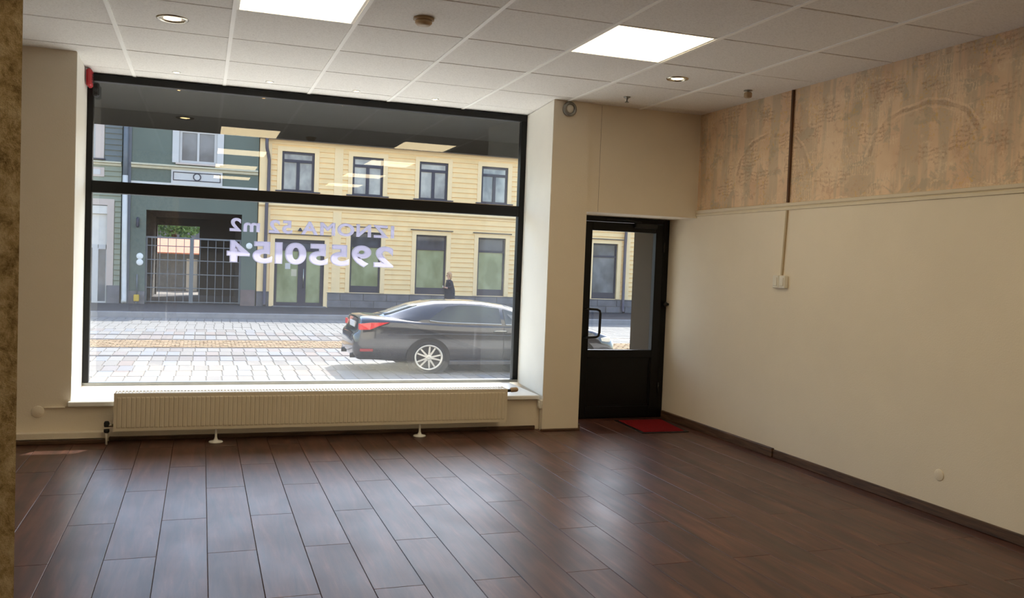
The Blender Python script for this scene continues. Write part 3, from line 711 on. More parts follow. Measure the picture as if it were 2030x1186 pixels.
# core with window recesses: solid core sits behind the glazing line
box('core', YX0, YX1, YFAR+.20, YFAR+9, ZPAV-.2, YZ, 'yellow_trim', yh)
UPW = [(2.73, 3.92), (5.35, 6.53), (7.95, 9.11), (10.50, 11.62), (13.05, 14.20), (15.55, 16.70), (18.1, 19.2)]
LOW = [(5.35, 6.53), (7.91, 9.15), (10.46, 11.62), (13.0, 14.15), (15.52, 16.67), (18.1, 19.2)]
UZ0, UZ1, LZ0, LZ1 = 3.90, 5.36, .16, 2.50
holes = []
for a, b in UPW: holes.append((a, b, UZ0, UZ1))
for a, b in LOW: holes.append((a, b, LZ0, LZ1))
DX0, DX1, DZ1 = 2.55, 4.38, 2.1
holes.append((DX0, DX1, ZPAV, DZ1))
# wall skin (between the openings) as bands of boxes
def skin(name, parent, x0, x1, ya, yb_, z0, z1, holes, mat):
    zs = sorted({z0, z1, *[min(max(h[2], z0), z1) for h in holes], *[min(max(h[3], z0), z1) for h in holes]})
    bm = bmesh.new()
    for za, zb in zip(zs, zs[1:]):
        segs = [(x0, x1)]
        for h in holes:
            if h[2] <= za+1e-6 and h[3] >= zb-1e-6:
                ns = []
                for a, b in segs:
                    if h[1] <= a or h[0] >= b: ns.append((a, b)); continue
                    if h[0] > a: ns.append((a, h[0]))
                    if h[1] < b: ns.append((h[1], b))
                segs = ns
        for a, b in segs: B(bm, a, b, ya, yb_, za, zb)
    return put(name, bm, mat, parent)
skin('wall', yh, YX0, YX1, YFAR, YFAR+.21, ZPAV-.2, YZ, holes, 'yellow_trim')
ub = unit_board('yellow_board')
CW = .17
cas = [(a-CW, b+CW, UZ0-.12, UZ1+.16) for a, b in UPW]+[(a-CW, b+CW, LZ0-.2, LZ1+.17) for a, b in LOW]+[(DX0-CW, DX1+CW, ZPAV, DZ1+.22)]
PIL = [(1.95, 2.36), (4.66, 4.98), (12.2, 12.5), (16.95, 17.25)]
pil = [(a, b, .1, YZ) for a, b in PIL]
clad(yh, YX0+.02, YX1, .14, 3.18, .19, cas+pil, ub)
clad(yh, YX0+.02, YX1, 3.46, 5.62, .19, cas+pil, ub)
for a, b in PIL: box('corner_board', a, b, YFAR-.045, YFAR, .12, YZ-.1, 'yellow_trim', yh)
def prof(name, parent, x0, x1, pts, mat): 
    bm = bmesh.new(); prism(bm, pts, 'x', x0, x1); return put(name, bm, mat, parent)
prof('belt_cornice', yh, YX0, YX1, [(YFAR, 3.18), (YFAR-.04, 3.2), (YFAR-.05, 3.26), (YFAR-.14, 3.33), (YFAR-.14, 3.37), (YFAR-.05, 3.44), (YFAR, 3.46)], 'yellow_trim')
box('frieze', YX0, YX1, YFAR-.05, YFAR, 5.60, YZ, 'yellow_trim', yh)
prof('eave', yh, YX0-.02, YX1, [(YFAR, YZ), (YFAR-.30, YZ), (YFAR-.30, YZ+.1), (YFAR, YZ+.2)], 'roof_metal')
bm = bmesh.new(); tube(bm, [(YX0, YFAR-.36, YZ+.05), (YX1, YFAR-.36, YZ+.05)], .07, 10); put('gutter', bm, 'downpipe_dark', yh, True)
prof('roof', yh, YX0-.02, YX1, [(YFAR-.32, YZ+.10), (YFAR+4.5, YZ+1.9), (YFAR+9.2, YZ+.1)], 'roof_metal')
# plinth of stone blocks
box('plinth_core', YX0, DX0-.12, YFAR-.03, YFAR+.1, ZPAV-.1, .12, 'plinth_stone', yh); box('plinth_core', DX1+.12, YX1, YFAR-.03, YFAR+.1, ZPAV-.1, .12, 'plinth_stone', yh)
for row in range(2):
    x = DX1+.14-(.4 if row else 0)
    while x < YX1-.3:
        a, b = max(x, DX1+.14), min(x+.88, YX1)
        if b-a > .1: box('plinth_block', a, b-.012, YFAR-.055, YFAR-.02, ZPAV+.01+row*.27, ZPAV+.265+row*.27, 'plinth_stone', yh, .006)
        x += .9
box('plinth_cap', DX1+.12, YX1, YFAR-.07, YFAR, .115, .14, 'plinth_stone', yh)
def casing(parent, a, b, z0, z1, w, head, sill=True, mat='yellow_trim', name='casing', legs=0.0, y=YFAR):
    L = [(a-w, a, y-.05, y+.02, z0-legs, z1+w), (b, b+w, y-.05, y+.02, z0-legs, z1+w), (a, b, y-.05, y+.02, z1, z1+w)]
    boxes(name, L, mat, parent)
    if head: box('drip_ledge', a-w-.06, b+w+.06, y-.12, y+.02, z1+w, z1+w+.03, 'dark_line', parent)
    if sill: box('sill', a-w-.05, b+w+.05, y-.14, y+.1, z0-.045, z0, 'charcoal_frame', parent)
def window_T(parent, a, b, z0, z1, y, f, mat_f, panes, tz=None, mull=True, bottom=.06):
    """frame with a transom light over two casements"""
    L = [(a, a+f, y, y+.08, z0, z1), (b-f, b, y, y+.08, z0, z1), (a+f, b-f, y, y+.08, z0, z0+bottom), (a+f, b-f, y, y+.08, z1-f, z1)]
    if tz: L.append((a+f, b-f, y-.01, y+.08, tz-f*.6, tz+f*.6))
    mid = (a+b)/2
    if mull: L.append((mid-f*.7, mid+f*.7, y-.01, y+.08, z0+bottom, (tz or z1)-f*.5))
    wnd = boxes('window', L, mat_f, parent)
    if tz: box('pane', a+f-.01, b-f+.01, y+.04, y+.05, tz+.02, z1-f+.01, panes[0], wnd)
    top = (tz-.02) if tz else z1-f+.01
    if mull:
        box('pane', a+f-.01, mid-f*.5, y+.04, y+.05, z0+bottom-.01, top, panes[1], wnd); box('pane', mid+f*.5, b-f+.01, y+.04, y+.05, z0+bottom-.01, top, panes[2], wnd)
    else: box('pane', a+f-.01, b-f+.01, y+.04, y+.05, z0+bottom-.01, top, panes[1], wnd)
    return wnd
for k, (a, b) in enumerate(UPW):
    casing(yh, a, b, UZ0, UZ1, CW, False)
    window_T(yh, a, b, UZ0, UZ1, YFAR+.03, .085, 'charcoal_frame', ['pane_curtain', 'pane_curtain', 'pane_curtain'], UZ1-.34)
for k, (a, b) in enumerate(LOW):
    casing(yh, a, b, LZ0, LZ1, CW, True, False, legs=.0)
    pm_ = 'pane_grey' if k >= 3 else 'pane_film'
    window_T(yh, a, b, LZ0, LZ1, YFAR+.06, .07, 'charcoal_frame', ['pane_dark', pm_, pm_], LZ1-.55, False, .26)
# shop door of the yellow house
casing(yh, DX0, DX1, ZPAV, DZ1, CW, True, False)
dd = boxes('house_door', [(DX0, DX0+.1, YFAR+.04, YFAR+.12, ZPAV, DZ1), (DX1-.13, DX1, YFAR+.04, YFAR+.12, ZPAV, DZ1), (DX0+.1, DX1-.13, YFAR+.04, YFAR+.12, DZ1-.12, DZ1), (DX0+.1, DX1-.13, YFAR+.04, YFAR+.12, 1.66, 1.76),
     (3.42, 3.72, YFAR+.03, YFAR+.12, ZPAV, 1.66), (DX0+.1, 3.42, YFAR+.04, YFAR+.12, ZPAV, ZPAV+.16), (3.72, DX1-.13, YFAR+.04, YFAR+.12, ZPAV, ZPAV+.16)], 'charcoal_frame', yh)
box('pane', DX0+.09, 3.43, YFAR+.08, YFAR+.09, ZPAV+.15, 1.67, 'pane_film', dd); box('pane', 3.71, DX1-.12, YFAR+.08, YFAR+.09, ZPAV+.15, 1.67, 'pane_film', dd); box('pane', DX0+.09, DX1-.12, YFAR+.08, YFAR+.09, 1.75, DZ1-.11, 'pane_dark', dd)
bm = bmesh.new(); tube(bm, [(3.62, YFAR+.03, 1.0), (3.62, YFAR-.04, 1.0), (3.62, YFAR-.04, .28), (3.62, YFAR+.03, .28)], .016, 8); put('handle', bm, 'chrome', dd, True)
box('notice', 2.95, 3.14, YFAR+.074, YFAR+.079, .98, 1.2, 'white_stucco', dd); box('notice', 3.18, 3.38, YFAR+.074, YFAR+.079, .72, .98, 'cream_stucco', dd)
dst = box('door_step', DX0-.05, DX1+.08, YFAR-.35, YFAR+.05, ZPAV-.02, ZPAV+.03, 'plinth_stone', yh)
bm = bmesh.new(); lathe(bm, [(0, .12), (.02, .12), (.03, .1), (.09, 0), (.08, -.01), (0, -.01)], (3.45, YFAR-.12, 2.42), (0, 0, 1), 16); lathe(bm, [(0, 0), (.02, 0), (.02, .13), (0, .13)], (3.45, YFAR-.13, 2.5), (0, 1, 0), 10)
put('door_lamp', bm, 'charcoal_frame', yh, True)
for xq in (2.21, 16.97):
    bm = bmesh.new(); tube(bm, [(xq-.06, YFAR-.34, YZ), (xq-.06, YFAR-.34, YZ-.22), (xq-.05, YFAR-.30, YZ-.36), (xq+.02, YFAR-.16, YZ-.62), (xq+.05, YFAR-.12, YZ-.78), (xq+.05, YFAR-.12, 3.9), (xq, YFAR-.17, 3.3), (xq, YFAR-.12, 2.4), (xq, YFAR-.12, ZPAV+.14), (xq, YFAR-.22, ZPAV+.05)], .062, 12)
    put('downpipe', bm, 'downpipe_dark', yh, True)

# ------------------------------------------------------------------ green house opposite
gh = empty('green_house', (-.3, YFAR+4, ZPAV), 'teal rendered house with white window and gated passage across the street', 'house')
GX0_, GX1_, GZ = -2.62, 1.90, 6.4
GATE = (-1.90, 1.36, ZPAV-.2, 2.92)
TWI = (-.86, .44, 4.66, 5.86)
skin('wall', gh, GX0_, GX1_, YFAR, YFAR+.25, ZPAV-.2, GZ, [GATE, TWI], 'teal_render')
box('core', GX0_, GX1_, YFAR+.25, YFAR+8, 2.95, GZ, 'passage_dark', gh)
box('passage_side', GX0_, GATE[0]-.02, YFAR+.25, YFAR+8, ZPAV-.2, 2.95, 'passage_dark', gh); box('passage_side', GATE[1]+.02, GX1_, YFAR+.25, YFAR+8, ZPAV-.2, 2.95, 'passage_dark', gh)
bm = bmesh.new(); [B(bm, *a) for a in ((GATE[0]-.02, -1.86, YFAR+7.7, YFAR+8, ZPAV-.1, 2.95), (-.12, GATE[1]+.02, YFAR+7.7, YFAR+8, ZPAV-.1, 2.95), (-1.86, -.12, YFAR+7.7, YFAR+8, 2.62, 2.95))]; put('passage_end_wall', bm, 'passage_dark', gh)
prof('roof', gh, GX0_, GX1_, [(YFAR-.3, GZ), (YFAR+4, GZ+1.6), (YFAR+8.2, GZ)], 'roof_metal')
# white window with casing, apron panel with ring ornament
casing(gh, TWI[0], TWI[1], TWI[2], TWI[3], .22, False, False, 'white_stucco', 'casing')
w_ = boxes('window', [(TWI[0], TWI[0]+.1, YFAR+.04, YFAR+.12, TWI[2], TWI[3]), (TWI[1]-.1, TWI[1], YFAR+.04, YFAR+.12, TWI[2], TWI[3]), (TWI[0]+.1, TWI[1]-.1, YFAR+.04, YFAR+.12, TWI[2], TWI[2]+.1), (TWI[0]+.1, TWI[1]-.1, YFAR+.04, YFAR+.12, TWI[3]-.1, TWI[3]), (-.245, -.175, YFAR+.03, YFAR+.12, TWI[2]+.1, TWI[3]-.1)], 'white_stucco', gh)
box('pane', TWI[0]+.09, -.24, YFAR+.08, YFAR+.09, TWI[2]+.09, TWI[3]-.09, 'pane_grey', w_); box('pane', -.18, TWI[1]-.09, YFAR+.08, YFAR+.09, TWI[2]+.09, TWI[3]-.09, 'pane_grey', w_)
box('window_sill', TWI[0]-.1, TWI[1]+.1, YFAR-.12, YFAR+.1, TWI[2]-.06, TWI[2], 'pink_casing', gh)
ap = box('apron_panel', -1.10, .64, YFAR-.06, YFAR+.01, 3.86, 4.40, 'white_stucco', gh)
boxes('panel_moulding', [(-1.04, .58, YFAR-.075, YFAR-.055, 4.02, 4.05), (-1.04, .58, YFAR-.075, YFAR-.055, 4.30, 4.33), (-1.04, -1.01, YFAR-.075, YFAR-.055, 4.05, 4.30), (.55, .58, YFAR-.075, YFAR-.055, 4.05, 4.30)], 'dark_line', ap)
bm = bmesh.new(); lathe(bm, [(.105, 0), (.14, 0), (.14, .03), (.105, .03)], (-.23, YFAR-.06, 4.175), (0, -1, 0), 24); put('ring_ornament', bm, 'dark_line', ap)
bm = bmesh.new(); lathe(bm, [(0, 0), (.106, 0), (.1, .02), (0, .025)], (-.23, YFAR-.06, 4.175), (0, -1, 0), 24); put('ring_boss', bm, 'white_stucco', ap)
def cornice(parent, x0, x1, z, h, d, mat): prof('cornice', parent, x0, x1, [(YFAR, z-h), (YFAR-d*.4, z-h*.9), (YFAR-d*.5, z-h*.45), (YFAR-d, z-h*.3), (YFAR-d, z), (YFAR, z+.03)], mat)
cornice(gh, GX0_+.2, GX1_-.02, 4.55, .17, .16, 'cream_stucco'); cornice(gh, GX0_+.2, GX1_-.02, 3.80, .12, .12, 'cream_stucco')
box('lower_band', GX0_+.2, GX1_-.02, YFAR-.02, YFAR, 3.80, 3.92, 'white_stucco', gh)
box('corner_strip', GX0_, GX0_+.2, YFAR-.06, YFAR, ZPAV, GZ-.1, 'shed_wall', gh)
box('plinth', 1.36, GX1_-.02, YFAR-.08, YFAR+.02, ZPAV-.1, .16, 'plinth_pink', gh, .01); box('plinth', GX0_+.18, GATE[0], YFAR-.05, YFAR+.02, ZPAV-.1, .02, 'plinth_stone', gh, .01)
# downpipe between the two left houses
bm = bmesh.new(); tube(bm, [(-2.60, YFAR-.13, GZ-.1), (-2.60, YFAR-.13, 3.5)], .085, 12); put('downpipe', bm, 'gate_metal', gh, True)
bm = bmesh.new(); tube(bm, [(-2.60, YFAR-.13, 4.08), (-2.58, YFAR-.13, 1.2), (-2.56, YFAR-.13, ZPAV+.15), (-2.56, YFAR-.24, ZPAV+.05)], .09, 12); put('downpipe', bm, 'downpipe_light', gh, True)
# gate of bars
gt = empty('passage_gate', (-.27, YFAR+.15, ZPAV), 'grey barred metal gate closing the dark passage of the teal house', 'gate')
gz0, gz1 = ZPAV+.05, 1.93
boxes('gate_frame', [(GATE[0], GATE[0]+.06, YFAR+.12, YFAR+.18, gz0, gz1+.06), (GATE[1]-.06, GATE[1], YFAR+.12, YFAR+.18, gz0, gz1+.06), (-.42, -.28, YFAR+.12, YFAR+.18, gz0, gz1), (GATE[0]+.06, GATE[1]-.06, YFAR+.12, YFAR+.18, gz1, gz1+.06)], 'gate_metal', gt)
for k in range(5):
    z = gz0+.02+(gz1-gz0)*k/4.6
    box('gate_rail', GATE[0]+.06, GATE[1]-.06, YFAR+.13, YFAR+.16, z, z+.03, 'gate_metal', gt)
x = GATE[0]+.2
while x < GATE[1]-.1:
    if not (-.45 < x < -.25): box('gate_bar', x-.011, x+.011, YFAR+.145, YFAR+.167, gz0, gz1, 'gate_metal', gt)
    x += .272
# fittings on the teal wall
for z, n in ((1.262, 'upper'), (1.047, 'lower')):
    bm = bmesh.new(); lathe(bm, [(0, .02), (.1, .02), (.115, .012), (.115, 0), (0, 0)], (-2.08, YFAR, z), (0, -1, 0), 24)
    o = put('house_sign', bm, 'white_gloss', None, True); tag(o, n+' of two round white signs left of the gate', 'sign')
bm = bmesh.new(); lathe(bm, [(0, .02), (.1, .02), (.115, .012), (.115, 0), (0, 0)], (1.637, YFAR, 1.78), (0, -1, 0), 24)
o = put('house_sign', bm, 'white_gloss', None, True); tag(o, 'single round white sign right of the gate on the teal pier', 'sign')
bm = bmesh.new(); lathe(bm, [(0, 0), (.03, 0), (.055, .05), (.05, .3), (.02, .36), (0, .37)], (-2.17, YFAR-.08, 2.28), (0, 0, 1), 14); lathe(bm, [(0, 0), (.015, 0), (.015, .09), (0, .09)], (-2.17, YFAR-.09, 2.45), (0, 1, 0), 10)
o = put('wall_lantern', bm, 'charcoal_frame', None, True); tag(o, 'small dark wall lantern left of the gate', 'lantern')
gp = empty('gas_riser', (-2.16, YFAR-.1, ZPAV), 'grey riser pipe with a yellow valve box left of the gate', 'pipe')
bm = bmesh.new(); tube(bm, [(-2.155, YFAR-.07, -.1), (-2.155, YFAR-.07, .62)], .028, 10); put('pipe', bm, 'gate_metal', gp, True)
bm = bmesh.new(); B(bm, -2.25, -2.07, YFAR-.18, YFAR-.02, -.34, -.1, .02); put('valve_box', bm, 'hydrant_yellow', gp)
bm = bmesh.new(); cyl(bm, (-2.16, YFAR-.1, ZPAV), (0, 0, 1), .05, .1, 12); put('pipe_stub', bm, 'shed_wall', gp, True)
# ------------------------------------------------------------------ sage clapboard house at far left
sh = empty('sage_house', (-6, YFAR+4, ZPAV), 'sage and slate clapboard house at the far left across the street', 'house')
SX0, SX1 = -9.5, -2.72
SW, SD = (-4.6, -3.58, 4.62, 6.0), (-4.6, -3.16, ZPAV, 3.0)
skin('wall', sh, SX0, SX1, YFAR, YFAR+.25, ZPAV-.2, GZ, [SW, SD], 'sage_board')
box('core', SX0, SX1, YFAR+.25, YFAR+8, ZPAV-.2, GZ, 'sage_board', sh)
prof('roof', sh, SX0, SX1, [(YFAR-.3, GZ), (YFAR+4, GZ+1.6), (YFAR+8.2, GZ)], 'roof_metal')
sb, sb2 = unit_board('sage_board'), unit_board('slate_board')
hs = [(SW[0]-.3, SW[1]+.3, SW[2]-.2, SW[3]+.3), (SD[0]-.25, SD[1]+.24, ZPAV, 3.22), (-4.9, -3.28, 3.98, 4.32)]
clad(sh, -6.4, SX1, .2, 3.72, .19, hs, sb); clad(sh, -6.4, SX1, 3.86, 4.38, .19, hs, sb); clad(sh, -6.4, SX1, 4.55, GZ-.1, .19, hs, sb2)
casing(sh, *SW, .28, False, True, 'pink_casing'); w_ = boxes('window', [(SW[0], SW[1], YFAR+.05, YFAR+.12, SW[2], SW[2]+.1), (SW[1]-.1, SW[1], YFAR+.05, YFAR+.12, SW[2]+.1, SW[3]), (SW[0], SW[0]+.1, YFAR+.05, YFAR+.12, SW[2]+.1, SW[3])], 'white_stucco', sh)
box('pane', SW[0]+.09, SW[1]-.09, YFAR+.08, YFAR+.09, SW[2]+.09, SW[3], 'pane_grey', w_)
cornice(sh, SX0, SX1-.02, 4.53, .15, .14, 'cream_stucco'); cornice(sh, SX0, SX1-.02, 3.84, .12, .1, 'cream_stucco')
ap = box('apron_panel', -4.9, -3.28, YFAR-.05, YFAR+.01, 3.99, 4.31, 'pink_casing', sh); box('inset', -4.8, -3.4, YFAR-.06, YFAR-.045, 4.06, 4.24, 'white_stucco', ap)
casing(sh, SD[0], SD[1], SD[2]+.6, SD[3], .22, False, False, 'pink_casing')
box('shutter_box', SD[0], SD[1], YFAR-.02, YFAR+.12, 2.70, 2.98, 'downpipe_light', sh)
d_ = boxes('shop_door', [(-4.6, -3.45, YFAR+.06, YFAR+.13, 1.50, 1.62), (-3.62, -3.43, YFAR+.06, YFAR+.13, ZPAV, 1.50), (-3.19, -3.16, YFAR+.06, YFAR+.13, ZPAV, 1.62), (-3.43, -3.16, YFAR+.06, YFAR+.13, 1.46, 1.62), (-3.43, -3.19, YFAR+.06, YFAR+.13, ZPAV, ZPAV+.06), (-4.6, -4.5, YFAR+.06, YFAR+.13, ZPAV, 1.5)], 'white_stucco', sh)
box('pane', -3.44, -3.18, YFAR+.09, YFAR+.1, ZPAV+.05, 1.47, 'pane_grey', d_); box('pane', -4.5, -3.6, YFAR+.09, YFAR+.1, ZPAV+.05, 1.5, 'pane_grey', d_); box('shutter', -4.6, -3.16, YFAR+.08, YFAR+.11, 1.62, 2.72, 'downpipe_light', d_)
box('plinth', SX0, -4.62, YFAR-.06, YFAR+.02, ZPAV-.1, .2, 'plinth_stone', sh); box('plinth', -3.14, SX1, YFAR-.06, YFAR+.02, ZPAV-.1, .2, 'plinth_stone', sh)

# ------------------------------------------------------------------ courtyard behind the gate
cg = box('courtyard', -9, 9, YFAR+8, YFAR+26, ZPAV-.1, ZPAV-.005, 'court_ground'); tag(cg, 'sunlit courtyard ground behind the gate', 'courtyard', kind='structure')
pg = box('passage_floor', GATE[0]-.5, GATE[1]+.5, YFAR+.1, YFAR+8, ZPAV-.1, ZPAV-.003, 'asphalt'); tag(pg, 'paved floor of the dark passage', 'floor', kind='structure')
sd_ = empty('courtyard_shed', (-1.2, 46.5, ZPAV), 'grey shed with sunlit terracotta roof in the courtyard', 'shed')
box('wall', -3.2, .4, 46, 47.3, ZPAV, 1.45, 'shed_wall', sd_)
bm = bmesh.new(); prism(bm, [(45.7, 1.36), (45.7, 1.42), (47.4, 2.12), (47.4, 2.04)], 'x', -3.4, .0); put('roof', bm, 'terracotta', sd_)
box('door', -.70, -.2, 45.95, 46.02, ZPAV, 1.14, 'white_stucco', sd_); box('post', .05, .35, 45.6, 45.9, ZPAV, 2.2, 'plinth_pink', sd_)
bw = box('courtyard_wall', -9, 9, YFAR+24, YFAR+25, ZPAV, 8, 'plinth_stone'); tag(bw, 'grey rear wall closing the courtyard', 'wall', kind='structure')
tr = empty('courtyard_tree', (-1.4, 50.5, ZPAV), 'leafy green tree behind the courtyard shed', 'tree')
bm = bmesh.new(); tube(bm, [(-1.4, 50.5, ZPAV), (-1.35, 50.5, 1.5), (-1.45, 50.5, 2.6)], .14, 8); put('trunk', bm, 'brown_conduit', tr, True)
bm = bmesh.new()
for _ in range(1500):
    a, b, r = random.uniform(0, 6.28), random.uniform(-1, 1), random.random()**.4
    c = Vector((-1.4+1.7*r*math.cos(a)*math.sqrt(1-b*b), 50.5+1.2*r*math.sin(a)*math.sqrt(1-b*b), 2.95+.75*r*b))
    q = Matrix.Rotation(random.uniform(0, 6.28), 3, Vector((random.uniform(-1, 1), random.uniform(-1, 1), random.uniform(-1, 1))).normalized())
    s = random.uniform(.08, .16); vs_ = [bm.verts.new(c+q @ Vector(p)*s) for p in ((-.5, 0, 0), (0, -1, .1), (.5, 0, 0), (0, 1, .1))]; bm.faces.new(vs_)
o = put('foliage', bm, 'foliage', tr); o['kind'] = 'stuff'

# ------------------------------------------------------------------ parked car
cr = empty('car', (5.2, 16.7, ZST), 'dark grey sedan parked in the sunlit street, rear to the left', 'car')
CY, CX = 16.7, 2.62
def sec(x, zt, zs, w_, zb):
    return [(x, 0, zt), (x, .5*w_, zt-.004), (x, .8*w_, zt-.018), (x, .93*w_, (zt*.5+zs*.5)), (x, .985*w_, zs), (x, w_, zs-.16), (x, w_*1.0, .45), (x, .985*w_, .32), (x, .95*w_, zb+.03), (x, .82*w_, zb), (x, 0, zb)]
ST = [(.0, .70, .66, .62, .36), (.03, .74, .68, .74, .30), (.09, .80, .72, .80, .25), (.12, .97, .86, .815, .24), (.15, 1.02, .90, .825, .24), (.35, 1.035, .92, .85, .24), (.7, 1.02, .925, .875, .22), (1.1, .98, .92, .893, .20),
      (1.6, .95, .91, .90, .18), (2.4, .93, .885, .90, .18), (3.2, .94, .87, .90, .18), (3.8, .97, .86, .895, .18), (4.2, .94, .84, .885, .18), (4.7, .86, .78, .86, .18), (5.05, .76, .68, .80, .2), (5.22, .64, .58, .70, .22), (5.3, .54, .5, .55, .28)]
bm = bmesh.new(); rows = []
for s in ST:
    h = sec(*s); full = [(x, y, z) for x, y, z in h]+[(x, -y, z) for x, y, z in h[-2:0:-1]]
    rows.append([bm.verts.new((CX+x, CY-y, ZST+z)) for x, y, z in full])
n = len(rows[0])
for a in range(len(rows)-1):
    for k in range(n): bm.faces.new((rows[a][k], rows[a][(k+1) % n], rows[a+1][(k+1) % n], rows[a+1][k]))
bm.faces.new(rows[0]); bm.faces.new(rows[-1]); bmesh.ops.recalc_face_normals(bm, faces=bm.faces)
body = put('body', bm, 'car_paint', cr, True)
# cabin
CAB = [(.50, 1.030, .50, .84, .93), (.72, 1.085, .50, .85, .93), (.96, 1.17, .52, .86, .925), (1.23, 1.262, .55, .865, .92), (1.53, 1.322, .575, .87, .915), (1.8, 1.338, .585, .87, .91), (2.1, 1.345, .59, .87, .905), (2.48, 1.336, .585, .87, .90), (2.92, 1.285, .57, .87, .89), (3.23, 1.205, .56, .87, .885), (3.6, 1.08, .58, .865, .88), (3.92, .975, .62, .85, .875)]
def cabpt(s, y_t): pass
bm = bmesh.new(); rows = []
def csec(s, off=0):
    x, zr, wr_, wb_, zb = s
    e = max(zr-.055, zb+.02)
    return [(x, 0, zr+off), (x, wr_*.6, zr-.006+off), (x, wr_*.9, zr-.03+off), (x, wr_+.03, e), (x, (wr_+.03)*.55+wb_*.45, e*.55+zb*.45), (x, wb_, zb), (x, wb_-.02, zb-.12)]
for s in CAB:
    h = csec(s); full = h+[(x, -y, z) for x, y, z in h[:0:-1]]
    rows.append([bm.verts.new((CX+x, CY-y, ZST+z)) for x, y, z in full])
n = len(rows[0])
for a in range(len(rows)-1):
    for k in range(n): bm.faces.new((rows[a][k], rows[a][(k+1) % n], rows[a+1][(k+1) % n], rows[a+1][k]))
bm.faces.new(rows[0]); bm.faces.new(rows[-1]); bmesh.ops.recalc_face_normals(bm, faces=bm.faces)
put('cabin', bm, 'car_paint', cr, True)
def cab_at(x):
    for a, b in zip(CAB, CAB[1:]):
        if a[0] <= x <= b[0]:
            t = (x-a[0])/(b[0]-a[0]); return tuple(a[i]+(b[i]-a[i])*t for i in range(5))
def side_glass(name, outline, side):
    """window patch following the cabin side; outline = [(x, t_low, t_high)] with t from belt (0) to roof edge (1)"""
    bm = bmesh.new(); lo, hi = [], []
    for x, tl, th in outline:
        s = cab_at(x); e = max(s[1]-.055, s[4]+.02)
        P = lambda t, o: Vector((CX+x, CY-side*(s[3]+(s[2]+.03-s[3])*t+o), ZST+s[4]+(e-s[4])*t+.4*o))
        lo.append([P(tl, .004), P(tl, .012)]); hi.append([P(th, .004), P(th, .012)])
    V = [[bm.verts.new(q) for q in (a[0], a[1], b[1], b[0])] for a, b in zip(lo, hi)]
    for a, b in zip(V, V[1:]):
        for k in range(4): bm.faces.new((a[k], b[k], b[(k+1) % 4], a[(k+1) % 4]))
    bm.faces.new(V[0]); bm.faces.new(V[-1]); bmesh.ops.remove_doubles(bm, verts=bm.verts, dist=1e-5); bmesh.ops.recalc_face_normals(bm, faces=bm.faces)
    g = put(name, bm, 'car_glass', cr)
    bm = bmesh.new(); pts = [a[1]+Vector((0, -side*.002, 0)) for a in lo]; tube(bm, pts, .011, 6); put('window_trim', bm, 'chrome', g)
for side in (1, -1):
    side_glass('rear_side_window', [(1.38, .16, .22), (1.55, .1, .55), (1.75, .08, .86), (2.0, .07, .92), (2.36, .07, .92), (2.78, .07, .9)], side)
    side_glass('front_side_window', [(2.86, .07, .9), (3.1, .07, .86), (3.35, .07, .72), (3.6, .07, .4), (3.7, .07, .15)], side)
def top_glass(name, xs, k0):
    bm = bmesh.new(); V = []
    for x in xs:
        s = cab_at(x); h = csec(s); wy = h[2][1]*k0; r = []
        for f in (-1, -.5, 0, .5, 1):
            y = wy*f; z = s[1]-.006*(abs(f)/.6 if abs(f) < .6 else 1)-(.02*(abs(f)-.6)/.4 if abs(f) > .6 else 0)
            r.append(bm.verts.new((CX+x-.004*(1 if x > 2 else 1), CY-y, ZST+z+.008)))
        V.append(r)
    for a, b in zip(V, V[1:]):
        for k in range(4): bm.faces.new((a[k], b[k], b[k+1], a[k+1]))
    r = bmesh.ops.extrude_face_region(bm, geom=bm.faces[:]); bmesh.ops.translate(bm, verts=[e for e in r['geom'] if isinstance(e, bmesh.types.BMVert)], vec=(0, 0, -.006)); bmesh.ops.recalc_face_normals(bm, faces=bm.faces)
    put(name, bm, 'car_glass', cr, True)
top_glass('rear_window', (.62, .72, .84, .96, 1.1, 1.22), .92); top_glass('windscreen', (2.95, 3.1, 3.23, 3.42, 3.6, 3.82), .95)
